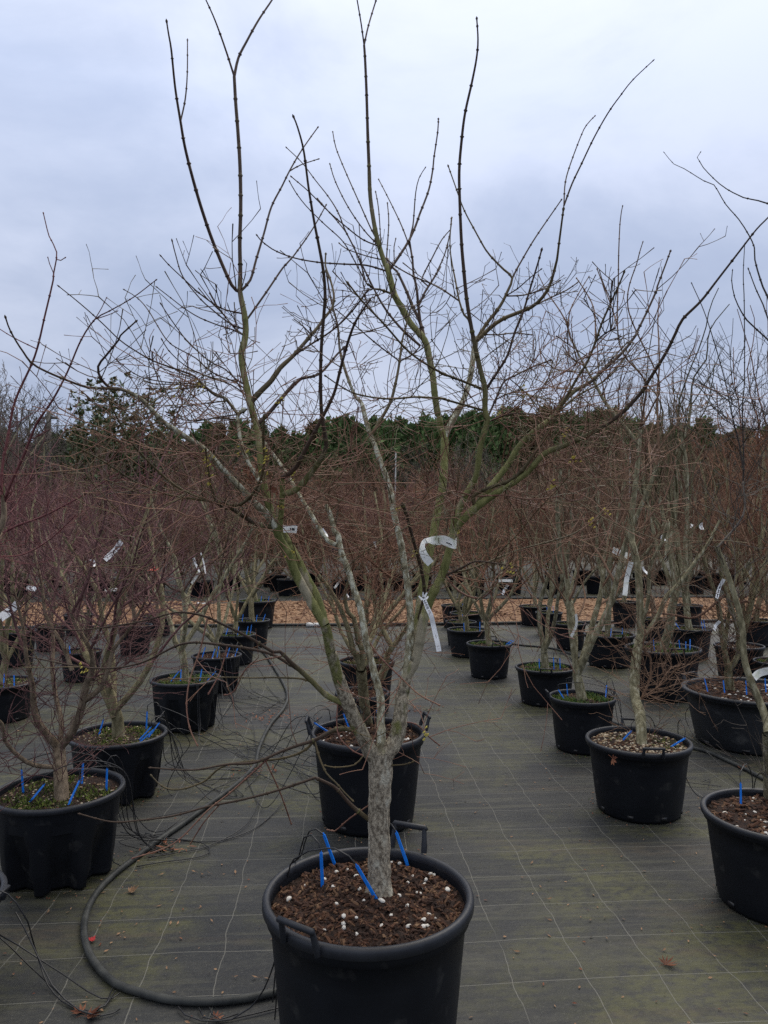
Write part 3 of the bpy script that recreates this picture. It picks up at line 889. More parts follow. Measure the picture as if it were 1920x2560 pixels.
ORD = ['leftmost', 'second', 'third', 'fourth', 'fifth', 'sixth']
def pot_stakes(key, spots, desc, hose=None, tubes=True, seed=0):
    """spots: (angle deg, radius share, lean deg, lean length)"""
    p = POTS[key]
    g = random.Random(key + 's')
    L = []
    for a, rr, la, ln in spots:
        e = np.array((math.cos(math.radians(a)), math.sin(math.radians(a)), 0))
        foot = p['c'] + e * rr * p['R'] + np.array((0, 0, p['z'] - .012))
        le = np.array((math.cos(math.radians(la)), math.sin(math.radians(la)), 0)) * math.sin(math.radians(ln))
        top = foot + (le + np.array((0, 0, math.cos(math.radians(ln))))) * g.uniform(.10, .125)
        L.append((pix(top)[0], foot, top))
    L.sort(key=lambda t: t[0])
    for i, (u, foot, top) in enumerate(L):
        tb = None
        if tubes and hose is not None:
            e = unit(((top - p['c'])[0], (top - p['c'])[1], 0))
            hx = np.asarray(hose, dtype=float)
            to = unit((hx - p['c']) * np.array((1, 1, 0)))
            e = unit(e * .4 + to)
            rim = p['c'] + e * (p['R'] + .012) + np.array((0, 0, p['h'] + .012))
            mid = (top + rim) / 2 + np.array((0, 0, .055 + g.uniform(0, .04)))
            low = p['c'] + e * (p['R'] + .05 + g.uniform(0, .05)) + np.array((0, 0, .12))
            gr = p['c'] + e * (p['R'] + .16 + g.uniform(0, .1)) + np.array((g.uniform(-.08, .08), g.uniform(-.08, .08), .006))
            g2 = (gr + hx) / 2 + np.array((g.uniform(-.22, .22), g.uniform(-.22, .22), 0))
            g2[2] = .006 + g.uniform(0, .03)
            end = hx + np.array((g.uniform(-.1, .1), g.uniform(-.1, .1), 0))
            end[2] = .02
            tb = [top, top + unit(top - p['c']) * .01 + np.array((0, 0, .03)), mid, rim, low, gr, g2, end]
        n = len(L)
        od = ORD[i] if i == 0 else ('rightmost' if i == n - 1 else ORD[i] + ' from left')
        stake('drip_stake', foot, top, ('%s blue drip stake in %s' % (od, desc)) if n > 1 else 'blue drip stake in ' + desc, 'blue drip stakes', tb)

z1 = POTS['C1']['z']
for top, foot, nm, arc in (('N 525 240', 'N 600 447', 'blue drip stake leaning back near the rim of the front pot', 'N 470 200 425 215 390 300 365 385'),
                           ('N 505 365', 'N 515 600', 'upright blue drip stake left in the front pot', 'N 490 300 440 240 385 260 350 395'),
                           ('N 752 455', 'N 894 698', 'slanted blue drip stake touching the front trunk', 'N 700 390 600 335 470 345 372 380'),
                           ('N 1025 225', 'N 1104 452', 'blue drip stake right of the front trunk', 'N 1005 190 985 165 960 200 950 290')):
    f_ = trace(foot)[0]
    foot_p = G(f_[0], f_[1], z1)
    t_ = trace(top)[0]
    top_p = P(t_[0], t_[1], depth(foot_p) + (.02 if '1025' in top else -.005))
    a_ = trace(arc)
    tb = [top_p] + [P(u, v, depth(top_p) + (.12 if '1025' in top else .03) * k) for k, (u, v) in enumerate(a_)]
    last = np.array(tb[-1])
    tb += [last + np.array((-.05, .05, -.10)) if '1025' not in top else last + np.array((0, .06, -.1)), np.array((last[0] - (.09 if '1025' not in top else 0), last[1] + .1, .01))]
    stake('drip_stake', foot_p, top_p, nm, 'blue drip stakes', tb, .0047)

HZ = 0.012
hose_pts = [G(u, v, HZ) for u, v in trace('H 1500 1010 1380 1035 1230 1065 1100 1095 950 1116 800 1115 690 1100 600 1075 500 1040 430 975 382 900 363 810 378 720 425 635 500 560 590 490 690 415 800 340 900 265 1010 185 1080 120 E 1105 1050 1122 980 1165 890 1225 815 1242 760 1218 695 1172 620 1140 575 1080 520')]
pot_stakes('C2', [(150, .75, 190, 55), (120, .6, 150, 25), (125, .45, 330, 30), (95, .6, 250, 35), (60, .55, 120, 25), (35, .35, 80, 8)], 'the pot behind the front trunk', hose_pts[22])
pot_stakes('L1', [(170, .62, 180, 5), (225, .5, 20, 40), (60, .45, 100, 20), (300, .62, 30, 25), (10, .72, 90, 4)], 'the nearest fluted mossy pot', hose_pts[16])
pot_stakes('L2', [(160, .5, 20, 15), (50, .7, 90, 8), (330, .55, 25, 45), (345, .65, 30, 40), (318, .7, 20, 50)], 'the second fluted pot', hose_pts[20])
pot_stakes('L3', [(190, .45, 20, 40), (250, .3, 80, 10), (340, .45, 60, 15), (10, .6, 20, 45)], 'the third fluted pot', hose_pts[22])
pot_stakes('L4', [(200, .6, 40, 20), (250, .4, 40, 20), (280, .3, 60, 15), (330, .5, 40, 20), (350, .75, 60, 30)], 'the fourth fluted pot', hose_pts[24])
pot_stakes('L5', [(200, .6, 40, 20), (280, .4, 60, 15), (350, .5, 60, 20), (20, .7, 60, 15)], 'the fifth pot of the hose row', None)
pot_stakes('L6', [(200, .6, 40, 10), (300, .5, 60, 15), (350, .6, 40, 25)], 'the sixth pot of the hose row', None)
pot_stakes('L7', [(300, .5, 60, 10), (350, .6, 40, 10)], 'the tall pot at the path', None)
pot_stakes('M1', [(300, .7, 100, 10), (320, .8, 120, 12)], 'the edge pot behind the nearest fluted pot', None)
pot_stakes('M2', [(230, .6, 130, 15)], 'the dark pot in the twig tangle', None)
hoseR = G(1760, 1960, .01)
pot_stakes('R1', [(120, .55, 60, 4), (215, .30, 30, 25)], 'the perlite pot at the picture edge', G(1900, 2010, .01))
pot_stakes('R2', [(150, .35, 20, 55), (330, .55, 10, 65)], 'the grit pot', hoseR)
pot_stakes('R3', [(200, .6, 140, 35), (130, .5, 110, 8), (350, .7, 60, 30)], 'the pot with outward handles', G(1600, 1870, .01))
pot_stakes('R4', [(215, .3, 100, 4), (330, .3, 100, 4), (345, .5, 100, 4)], 'the wide grassy pot with forked trunk', G(1500, 1740, .01))
pot_stakes('R5', [(345, .65, 20, 60), (335, .75, 20, 60)], 'the small lone pot', None)
pot_stakes('R6', [(240, .4, 100, 8), (330, .7, 80, 15)], 'the gritty pot behind the lone one', None)
pot_stakes('R7', [(60, .4, 100, 8), (300, .4, 100, 8)], 'the handled pot behind the gritty one', None)
pot_stakes('R9', [(330, .6, 90, 5), (0, .7, 90, 8)], 'the pot at the path end of the open row', None)
pot_stakes('S2', [(240, .4, 100, 12), (330, .6, 80, 15), (20, .4, 80, 15)], 'the pot by the grey stem', None)
pot_stakes('S4', [(170, .7, 60, 20), (200, .5, 150, 15), (260, .3, 60, 25), (340, .5, 60, 15)], 'the wide weedy pot', None)
pot_stakes('S5', [(200, .3, 90, 12), (330, .45, 110, 6), (345, .6, 60, 25), (355, .75, 60, 25)], 'the large weedy pot', None)
pot_stakes('S6', [(200, .6, 130, 35), (320, .6, 110, 12), (340, .7, 110, 12)], 'the square shouldered pot', None)
pot_stakes('S8', [(175, .65, 120, 15), (190, .45, 100, 8), (235, .35, 100, 4), (300, .10, 110, 12), (340, .25, 95, 5), (350, .55, 40, 25)], 'the wide scuffed tub', None)
# ------------------------------------------------------------------ the front tree, branch by branch
KN = {'W': 'bark', 'L': 'lichen_bark', 'G': 'green_bark', 'D': 'shoot', 'O': 'olive_shoot', 'R': 'red_twig'}
FT = [
 ('trunk', 'W', (34, 30, 28, 27, 28, 30, 31, 29), 0, 'N 907 650 907 560 908 400 906 150 K 865 1320 868 1150 866 1040 868 960'),
 ('limb', 'W', (24, 20, 17.5, 17, 16.5, 15, 13.5, 13, 12.5, 12), -.10, 'K 845 1060 792 980 735 870 650 690 560 480 497 300 447 120 J 440 1150 415 1010 388 900'),
 ('limb', 'G', (12.5, 12, 11.5, 11, 11, 10.5, 10), -.05, 'J 395 920 300 760 215 610 130 450 70 290 b 830 1450 785 1320'),
 ('limb', 'G', (10, 10, 10, 10, 9, 8), .06, 'J 410 900 330 690 225 490 130 300 b 900 1450 850 1330'),
 ('limb', 'G', (9.5, 7, 6.5, 6.5, 6), -.04, 'b 800 1360 835 1240 850 1050 855 900 848 800'),
 ('shoot', 'D', (7, 7, 6.5, 6, 5.5, 5, 4.5, 4.2, 4, 3.8, 3.4, 3, 2.2), -.28, 'b 850 800 900 785 1000 690 1070 560 1130 440 1200 310 1290 140 1360 0 e 160 1340 230 1060 290 850 350 680 410 570 530 400'),
 ('limb', 'L', (11, 10, 9.5, 8, 8, 7.5, 7.5, 7, 7, 6.5, 6, 6, 5.5, 4.5, 4, 3.5, 3, 2.6, 2.2, 2), -.45, 'b 780 1330 700 1190 560 1060 500 1000 400 890 270 760 170 650 a 1010 890 900 820 780 740 680 670 560 540 490 480 400 430 300 402 150 400 0 375 C 160 375 100 310 45 220 20 150'),
 ('shoot', 'D', (4, 3.6, 3, 2.6, 2.2, 2), -.1, 'a 270 385 175 325 150 220 215 130 320 0 C 520 240 595 172'),
 ('limb', 'G', (7, 6.5, 6, 5.5, 5, 4.5), -.22, 'b 770 1340 620 1300 480 1225 340 1130 250 1070 a 1110 1342'),
 ('shoot', 'O', (4.4, 4, 3.6, 3.4, 3.2, 3, 2.8, 2.6, 2.4, 2.2, 2.0), -.2, 'a 1150 1345 1020 1318 900 1270 780 1200 660 1100 540 980 450 880 380 780 310 650 240 500'),
 ('shoot', 'O', (3, 2.8, 2.5, 2.3, 2.1, 2, 1.8, 1.6, 1.4), -.3, 'a 1110 1330 900 1310 740 1285 580 1230 430 1160 300 1075 150 980 0 900 C 280 690'),
 ('shoot', 'O', (4.5, 4.2, 4, 3.6, 3.2, 2.8, 2.2), -.12, 'a 1260 1400 1180 1390 1130 1340 1090 1220 1060 1050 1040 890'),
 ('shoot', 'O', (4.5, 4.5, 4.2, 4, 3.8, 3.5, 3.2, 3, 2.6), -.15, 'a 1180 1330 1240 1372 1340 1360 1430 1280 1500 1150 1530 1000 1520 850 1526 700 1528 610'),
 ('shoot', 'O', (3.5, 3.2, 3, 2.8, 2.4, 2), .1, 'a 1400 1350 1460 1290 1500 1190 1540 1090 1580 970'),
 ('limb', 'G', (10, 9.5, 9, 9, 9, 8.5, 8.5, 8.5, 8, 8, 8, 8, 8, 7.5, 7.2, 6.5, 6, 5.5, 5.2, 5, 5, 4.8, 4.6, 4.4), .22, 'b 770 1260 700 1030 660 880 635 700 620 500 600 330 560 180 c 520 1480 480 1300 440 1100 430 950 460 850 475 720 460 560 430 420 415 330 418 100 A 1036 1050 1040 890 1037 720 1028 570 1018 440 1012 330'),
 ('shoot', 'D', (3, 2.6, 2.2, 1.8, 1.6), -.1, 'A 1012 330 975 215 930 90 890 0 862 -60'),
 ('shoot', 'D', (4, 3.4, 3, 2.6, 2.2, 2), .1, 'A 1014 330 1030 250 1065 180 1118 85 1175 0 1205 -55'),
 ('shoot', 'D', (5, 4.8, 4.6, 4.4, 4.2, 3.8, 3.4, 3, 2.6, 2.2, 2), -.3, 'c 410 345 330 262 A 930 1070 880 930 838 790 800 640 780 525 757 380 740 215 728 145 718 80'),
 ('shoot', 'D', (2.2, 2, 1.7, 1.4), .05, 'A 783 520 800 430 809 320 810 165'),
 ('shoot', 'D', (3.6, 3.3, 3, 2.7, 2.5, 2.2, 2, 1.8, 1.6, 1.4), .25, 'c 440 350 520 210 A 1107 1120 1140 1010 1172 895 1218 805 1250 740 1290 670 1330 610 1377 545'),
 ('shoot', 'D', (1.8, 1.5, 1.2), .05, 'A 1250 740 1300 712 1382 685'),
 ('shoot', 'D', (2.8, 2.6, 2.3, 2, 1.7, 1.4), .2, 'c 480 600 690 330 860 80 A 1265 1110 1350 990 1412 880'),
 ('limb', 'O', (7.5, 7, 6.5, 6, 5.5, 5, 4.6, 4, 3.6, 3.2, 3, 2.7, 2.4, 2), .3, 'c 525 1500 620 1370 740 1250 830 1120 970 990 1100 840 1220 700 1290 600 1370 500 1390 420 1380 310 1340 170 1300 60 A 1408 1090'),
 ('shoot', 'D', (3.2, 2.8, 2.5, 2.2, 2), -.2, 'c 970 995 1140 880 1370 730 1560 550 e 505 300'),
 ('limb', 'D', (6, 5.6, 5.2, 5, 4.5, 3.6, 2.8, 2.2), .3, 'c 575 1730 680 1625 780 1510 900 1370 970 1290 1050 1230 1240 1180 1420 980 1510 890'),
 ('shoot', 'D', (2.4, 2.1, 1.8, 1.5, 1.3), -.2, 'c 440 600 220 500 0 350 A 810 1220 735 1150 688 1098'),
 ('shoot', 'D', (2.6, 2.2, 1.9, 1.7, 1.5, 1.4), -.1, 'c 420 740 350 680 230 600 110 500 0 400 A 790 1195 760 1105 741 1030'),
 ('shoot', 'D', (2.4, 2, 1.8, 1.6, 1.4, 1.3), -.3, 'c 430 790 330 720 200 680 0 600 C 800 125 735 75 670 25'),
 ('shoot', 'D', (2.2, 2, 1.7, 1.5), .1, 'c 400 790 280 610 160 450 95 335'),
 ('limb', 'L', (6, 5.5, 5.5, 5, 5, 5.5), .1, 'b 640 860 500 640 430 480 405 330 395 150 c 490 1545'),
 ('limb', 'L', (4.8, 4.2, 4, 3.6, 3, 2.6, 2.4, 2.2, 2, 1.8, 1.7, 1.6, 1.4), -.25, 'b 395 170 a 1200 480 1120 455 1020 370 950 300 850 260 720 215 600 170 460 90 330 0 C 440 185 350 105 245 20'),
 ('shoot', 'D', (2.4, 2.1, 1.9, 1.7, 1.5, 1.3), -.2, 'a 1385 400 1300 330 1200 240 1080 180 950 70 880 0 C 735 165 690 95'),
 ('shoot', 'D', (2.4, 2.1, 1.9, 1.7, 1.5, 1.3, 1.2), .1, 'a 1390 430 1290 350 1100 270 960 150 850 90 720 0 C 640 130 590 75 530 38'),
 ('shoot', 'D', (2.2, 2, 1.7, 1.5, 1.3), -.15, 'a 1380 470 1250 370 1050 300 920 240 830 180 730 80 670 -20'),
 ('shoot', 'D', (1.8, 1.6, 1.4, 1.3), .05, 'a 1000 330 850 280 760 222 640 120 612 68'),
 ('shoot', 'D', (2, 1.8, 1.6, 1.5, 1.3), -.15, 'a 1180 420 960 372 740 352 560 322 440 272 290 155'),
 ('shoot', 'D', (1.8, 1.6, 1.5, 1.2), .1, 'a 1060 400 820 370 600 362 520 322 672 296'),
 ('shoot', 'D', (1.8, 1.6, 1.4), -.1, 'a 1020 385 900 400 680 405 540 402'),
 ('shoot', 'D', (2, 1.8, 1.5, 1.3), .2, 'a 1230 520 1130 515 1000 530 850 552 745 560'),
 ('shoot', 'D', (2, 1.8, 1.5, 1.3), -.1, 'a 1290 620 1150 640 1020 660 860 662 700 590'),
 ('shoot', 'D', (2, 1.8, 1.5, 1.3), .15, 'a 1300 640 1100 650 940 680 780 695'),
 ('limb', 'L', (13, 11, 10, 9.5, 9, 8.5, 8.5, 8, 8, 7.5, 7.5, 7, 6.5, 6, 5), .18, 'K 882 980 876 850 870 700 868 500 826 330 786 170 742 0 J 720 900 690 750 640 600 585 420 530 280 500 130 d 150 1350 100 1160 62 1085'),
 ('limb', 'L', (6.5, 6.2, 5.8, 5.2, 5, 4.5, 4, 3.5), .25, 'd 165 1530 80 1460 0 1340 b 1180 1230 1100 1100 1000 930 850 690 740 530 680 430'),
 ('shoot', 'L', (3, 2.4, 2), .1, 'd 165 1330 185 1150 195 1020'),
 ('limb', 'W', (24, 20, 18, 16.5, 16), .05, 'K 930 1020 1000 860 1040 650 1060 450 1085 330'),
 ('limb', 'G', (13, 12.5, 12, 12, 11.5, 11, 10, 9.5, 10), -.02, 'K 1085 340 1165 190 1205 30 J 1240 870 1300 680 1400 480 1470 230 d 1380 1400 1400 1210'),
 ('limb', 'G', (8, 8, 8, 7.5, 7.5, 7.5, 7, 7, 7, 6.6, 6.2, 5.8, 5.4, 5, 4.6, 4.2, 4, 3.8, 3.5, 3.2, 2.8, 2.4, 2), -.15, 'h 288 1010 320 920 375 795 460 640 490 470 502 380 540 240 560 150 f 372 1250 375 1080 340 930 300 760 260 560 222 330 195 60 B 335 1050 328 890 325 740 335 610 350 490 380 355 400 250 406 170 400 70'),
 ('limb', 'G', (10, 10, 10, 8.5, 8, 7.5, 7, 6.5, 6.2, 6, 5.6, 5.2, 4.8, 4.5, 4.2, 4, 3.5, 3, 2.6, 2.2, 2, 1.8), -.40, 'h 300 1050 420 930 500 865 620 780 780 680 900 590 1040 440 1200 380 1330 320 1480 240 1659 120 f 1659 1112 D 1140 440 1215 320 1260 230 1290 170 1370 90 1440 0 B 1540 1080 1610 990 1659 940 1720 870'),
 ('limb', 'G', (8.5, 8.5, 8, 7.5, 7.5, 7.2, 7, 6.8, 6.2, 5.8, 5.2, 4.6, 4.2, 3.8, 3.4, 3, 2.8, 2.5, 2.2, 1.9), .35, 'h 470 880 560 750 650 640 740 520 790 430 850 350 950 260 1080 160 f 960 1260 1030 1170 1110 1090 1250 1010 1370 900 1520 760 1640 600 D 1090 230 1130 150 1180 40 B 1180 1240 1210 1160 1240 1078'),
 ('limb', 'O', (6, 5.8, 5.6, 5.4, 5.2, 5, 4.8, 4.6, 4.4, 4.2, 4, 3.8, 3.6, 3.4, 3.2, 2.9, 2.5, 2.2), -.25, 'h 465 890 440 800 520 750 620 712 740 670 850 580 950 440 1030 320 1100 200 f 980 1260 1080 1080 1150 960 1220 850 1290 680 1340 530 1410 370 1500 170 1535 80'),
 ('shoot', 'D', (2.8, 2.4, 2), -.05, 'f 1300 665 1370 610 1460 560'),
 ('shoot', 'O', (3.2, 2.8, 2.4, 2, 1.6), .1, 'f 1010 1250 1150 1120 1350 1010 1500 860 1610 680'),
 ('shoot', 'D', (2.8, 2.3, 1.8), .1, 'f 1260 1000 1400 850 1560 675'),
 ('shoot', 'O', (2, 1.8, 1.6, 1.4), -.1, 'f 900 1500 1000 1440 1090 1380 1190 1310'),
 ('shoot', 'D', (3.8, 3.6, 3.4, 3.2, 3, 2.7, 2.4, 2.2), -.15, 'f 385 1080 470 940 560 790 620 600 690 430 750 230 820 0 B 684 1068'),
 ('shoot', 'O', (4, 3.6, 3.4, 3.2, 3, 2.8, 2.6, 2.4), -.35, 'f 350 1090 200 1010 0 935 e 1320 1200 1100 1080 900 930 660 660 450 440 270 215'),
 ('shoot', 'O', (3.6, 3.2, 3, 2.8, 2.6, 2.4, 2.1, 1.8), -.3, 'f 360 1275 230 1210 0 1145 e 1300 1440 1000 1420 700 1440 380 1390 200 1300 40 1190'),
 ('shoot', 'D', (3, 2.8, 2.6, 2.4, 2.2, 2), .2, 'f 405 1310 460 1160 530 1010 620 960 750 895 930 825'),
 ('shoot', 'D', (2, 1.8, 1.6), .05, 'f 465 1150 560 1110 692 1070'),
 ('shoot', 'D', (1.6, 1.4, 1.3, 1.2), .1, 'f 580 985 700 1090 790 1190 850 1300'),
 ('shoot', 'D', (1.6, 1.5, 1.3), .1, 'f 545 1000 547 950 550 905'),
 ('shoot', 'D', (2.2, 2, 1.7), .1, 'f 420 1350 540 1270 665 1228'),
 ('shoot', 'D', (2, 1.8, 1.5), -.1, 'f 420 1310 600 1275 820 1282'),
 ('limb', 'G', (13, 12, 12, 11.5, 11, 10.5, 10, 10, 10, 10), .35, 'K 1075 350 1120 180 J 1150 1050 1190 900 1215 700 1250 500 1290 300 d 1215 1180 1270 900 1290 600 1292 400'),
 ('limb', 'G', (9, 8.5, 8, 8, 8, 8, 8, 8.2, 8.2, 8.2, 8, 7.6, 7, 6.6, 6, 5.5, 5, 4.7, 4.4, 4, 3.8, 3.5, 3.2), .1, 'd 1292 420 1255 310 1230 150 e 1230 1650 1190 1400 1170 1200 1130 1000 1085 830 940 660 850 500 770 360 730 200 690 60 g 1040 1200 990 1050 950 880 915 640 905 400 895 150 A 1587 518 1583 385 1577 250 1573 195'),
 ('shoot', 'D', (2.2, 2, 1.8, 1.6), -.1, 'A 1573 195 1560 100 1543 0 1532 -65'),
 ('shoot', 'D', (2.4, 2.1, 1.9, 1.7), .1, 'A 1575 195 1592 110 1625 0 1648 -70'),
 ('limb', 'L', (8, 7.5, 7.5, 7.2, 7, 7, 6.8, 6.5, 5.5), .2, 'd 1300 400 1330 300 1390 190 1460 50 e 1420 1600 1500 1420 1560 1200 1590 1000 1612 850 f 300 640'),
 ('limb', 'O', (5.5, 5, 4.6, 4.2, 3.6, 3.2, 2.9, 2.6, 2.3, 2, 1.8, 1.7), .1, 'f 310 680 340 600 400 510 500 380 560 260 600 150 530 80 450 0 B 440 1080 395 1000 345 905 305 795 275 710'),
 ('shoot', 'D', (2.8, 2.4, 2.2, 1.9, 1.5), .1, 'f 598 150 640 70 680 0 B 655 1025 770 858'),
 ('limb', 'O', (6, 5.8, 5.5, 5.2, 5, 4.8, 4.6, 4.2, 3.8, 3.4, 3.1, 2.8, 2.6), -.2, 'f 330 680 420 560 520 490 640 440 760 390 850 310 910 210 950 80 970 0 B 755 1060 768 960 777 890'),
 ('shoot', 'D', (2.4, 2.3, 2.1, 2, 1.8, 1.6, 1.4, 1.1), -.2, 'B 777 890 812 795 850 715 910 590 970 485 1020 415 1075 345 1170 255'),
 ('shoot', 'D', (2, 1.8, 1.6, 1.4, 1.2), .15, 'B 777 890 783 790 805 710 850 590 875 540 915 497'),
 ('limb', 'O', (4, 3.4, 3, 2.6, 2.2, 1.8, 1.5), .15, 'f 270 560 235 490 200 455 160 340 130 180 95 0 B 285 1050 291 938'),
 ('shoot', 'D', (2.2, 2, 1.8, 1.5), .1, 'f 600 320 700 290 880 235 1005 165'),
 ('shoot', 'D', (2.2, 2, 1.8, 1.5), .2, 'f 780 380 900 320 1050 250 1148 182'),
 ('shoot', 'D', (2, 1.8, 1.5, 1.3), -.1, 'f 560 320 640 240 750 145 850 68'),
 ('shoot', 'D', (2, 1.8, 1.5), .1, 'f 370 640 480 620 620 605 770 622'),
 ('limb', 'L', (10, 9.5, 9, 8.5, 8, 8, 7.5, 7, 6.5, 6.2, 5.8, 5.5, 5, 4.6, 4.2, 3.8, 3.2, 2.8, 2.4, 2.1, 1.8), .30, 'K 1060 400 J 1115 1100 1130 900 1112 650 1080 420 1040 180 d 760 1150 730 930 640 680 560 450 500 300 440 60 e 430 1480 370 1420 290 1230 220 1000 200 880 185 690 130 480 90 280 60 90'),
 ('limb', 'O', (5, 4.6, 4.4, 4.2, 4, 3.6, 3.2, 2.6, 2, 1.6), .2, 'd 548 410 600 250 680 120 740 0 e 760 1380 800 1200 825 1050 850 850 890 680 960 430'),
 ('shoot', 'D', (2.2, 2, 1.7), .1, 'e 825 1070 960 980 1040 890'),
 ('shoot', 'D', (2.2, 2, 1.7, 1.4), -.2, 'e 820 1075 600 880 400 710 150 500'),
 ('limb', 'D', (5.5, 5, 4.6, 4.2, 3.8, 3.4, 3, 2.6), .25, 'e 1095 830 1040 650 960 480 900 330 840 200 800 120 720 50 g 1050 1140'),
 ('limb', 'D', (4.2, 4, 3.6, 3.2, 3, 2.7, 2.4, 2.1, 1.8, 1.5, 1.2, 1), .1, 'e 1055 660 1020 480 1000 280 970 150 960 0 g 1252 1080 1240 1000 1268 880 1278 770 1292 600 1320 480 1378 385'),
 ('shoot', 'D', (3.2, 3, 2.7, 2.4, 2.1, 1.8, 1.6, 1.5), .3, 'e 1030 490 1090 330 1160 220 1250 70 g 1470 1255 1530 1120 1578 930 1592 800'),
 ('shoot', 'D', (2.2, 2, 1.8, 1.5, 1.2), .2, 'g 1400 1380 1340 1330 1430 1140 1510 990 1580 910'),
 ('shoot', 'D', (3.8, 3.5, 3.2, 3, 2.8, 2.5, 2.3, 2.1, 1.9, 1.7), .25, 'g 1060 1245 1140 1150 1230 1010 1290 880 1325 780 1400 580 1435 400 1442 320 1475 90 B 235 508'),
 ('shoot', 'O', (3.5, 3.2, 2.8, 2.4), -.15, 'e 735 355 620 305 560 300 480 240'),
 ('shoot', 'D', (1.8, 1.7, 1.6, 1.5, 1.4, 1.3), -.1, 'g 900 1350 790 1180 690 1010 530 860 380 710 290 590 238 495'),
 ('shoot', 'D', (2, 1.9, 1.8, 1.7, 1.6), .15, 'g 905 1330 820 1150 730 960 650 850 570 760 470 645'),
 ('shoot', 'D', (4, 3.6, 3.2, 2.8, 2.6, 2.3, 2.1, 1.9, 1.7, 1.5, 1.3, 1.2), .1, 'e 1030 860 860 730 700 540 600 380 g 980 1470 880 1270 780 1060 700 900 650 770 570 640 460 500 345 350 210 220'),
 ('shoot', 'D', (2.2, 2, 1.8, 1.7, 1.5, 1.3), -.2, 'g 985 1075 850 990 720 890 570 760 400 590 248 460'),
 ('shoot', 'D', (2, 1.8, 1.7, 1.5, 1.3), .1, 'g 985 1060 860 910 730 720 625 510 577 355'),
 ('shoot', 'D', (2.2, 2, 1.8, 1.6, 1.5, 1.3), .2, 'g 975 1030 920 900 830 700 710 430 630 230 602 90'),
 ('shoot', 'D', (2.8, 2.5, 2.3, 2.1, 2, 1.8, 1.6, 1.4), -.25, 'g 1035 1252 880 1205 690 1195 480 1180 270 1140 100 1070 0 990 A 1105 1010'),
 ('shoot', 'D', (1.8, 1.6, 1.5, 1.3), .1, 'g 1015 1155 890 1130 720 1070 650 1015'),
 ('shoot', 'D', (1.6, 1.5, 1.3), .05, 'g 1012 1080 985 750 957 585'),
 ('shoot', 'D', (1.8, 1.6, 1.4), .1, 'g 1075 1165 1068 850 1056 680'),
 ('shoot', 'D', (1.5, 1.4, 1.2), .1, 'g 1102 1180 1112 1050 1128 975'),
 ('shoot', 'D', (2, 1.8, 1.6, 1.4, 1.2), .2, 'g 1248 1060 1180 890 1120 760 1040 600 980 485'),
 ('shoot', 'D', (2.4, 2.2, 2, 1.8, 1.6), .1, 'g 1650 1490 1470 1380 1280 1300 1120 1210 1040 1140'),
 ('limb', 'G', (8, 8, 8, 7.5, 7, 6, 5.5, 5, 4.8, 4.6, 4.5, 4.4, 4.2, 3.8, 3.5, 3.2, 3, 2.6, 2.3, 2.2), -.30, 'b 850 975 900 968 1010 920 1100 820 1200 690 1280 570 1310 480 1270 200 c 1255 1500 1250 1200 1260 880 1285 560 1297 350 g 525 1250 490 1050 460 900 430 730 400 540 365 270 330 120 296 15 A 1263 493'),
 ('limb', 'G', (5.5, 5, 4.6, 4.4, 4.2), -.15, 'J 1195 900 1245 640 1220 420 d 960 1430 900 1200 848 1060'),
 ('shoot', 'R', (3, 2.8, 2.6, 2.4, 2.2, 2, 1.8), -.2, 'h 200 1390 240 1500 330 1590 440 1640 530 1635 600 1570 652 1490'),
 ('shoot', 'G', (3.4, 3, 2.6, 2.2, 1.5), -.1, 'h 230 1450 350 1390 420 1352 520 1340 840 1390'),
 ('shoot', 'R', (2.2, 2, 1.8, 1.6), -.2, 'h 425 800 310 760 220 765 0 860'),
 ('shoot', 'R', (2.2, 2, 1.8, 1.7), -.1, 'h 445 800 700 792 930 825 1160 800'),
 ('shoot', 'R', (2.4, 2.2, 2, 1.8, 1.5), -.1, 'h 900 595 1000 545 1140 500 1350 480 1620 370'),
 ('shoot', 'R', (2, 1.8, 1.6, 1.5, 1.3, 1.2), .2, 'h 960 560 1100 690 1180 800 1240 835 1330 820 1375 770'),
 ('shoot', 'O', (2.8, 2.6, 2.4, 2.2, 2, 1.8, 1.6, 1.4), .3, 'h 250 1425 420 1400 620 1320 830 1240 1050 1180 1270 1110 1450 990 1600 840'),
 ('limb', 'G', (8, 7.5, 7, 6.5, 6, 5.5, 5, 4.6, 4, 3.4, 3, 2.6, 2.2, 1.9, 1.7), -.35, 'K 590 575 460 510 380 460 270 350 160 250 80 180 0 100 E 1180 570 1080 510 950 445 870 412 760 400 600 440 350 475 160 465'),
 ('limb', 'G', (5, 4.4, 3.8, 3.4, 2.8, 2.2, 1.8), .25, 'K 180 270 60 195 E 1150 572 960 540 790 535 600 620 400 640 120 590'),
 ('shoot', 'O', (3, 2.6, 2.2, 1.8, 1.6), -.2, 'K 400 480 240 350 0 325 E 1100 682 950 680 700 690'),
 ('shoot', 'R', (2.4, 2.2, 2, 1.9, 1.8, 1.6), -.15, 'E 905 430 865 560 820 690 806 800 820 900 856 980'),
 ('shoot', 'R', (2, 1.9, 1.8), -.1, 'E 985 545 950 660 898 756'),
 ('shoot', 'R', (2, 1.9, 1.8, 1.6), .1, 'E 1250 575 1080 625 1010 742 965 756'),
 ('limb', 'G', (7, 6, 5, 4.4, 4, 3.6, 3, 2.4, 1.8), -.2, 'K 640 800 500 770 300 865 150 912 0 968 E 1100 1048 980 1056 830 1080 640 1070'),
 ('shoot', 'O', (4, 3.4, 3, 2.6, 2.4, 2.1, 1.8), .1, 'K 300 870 200 960 0 1025 E 980 1058 880 1130 770 1165 700 1150 648 1098'),
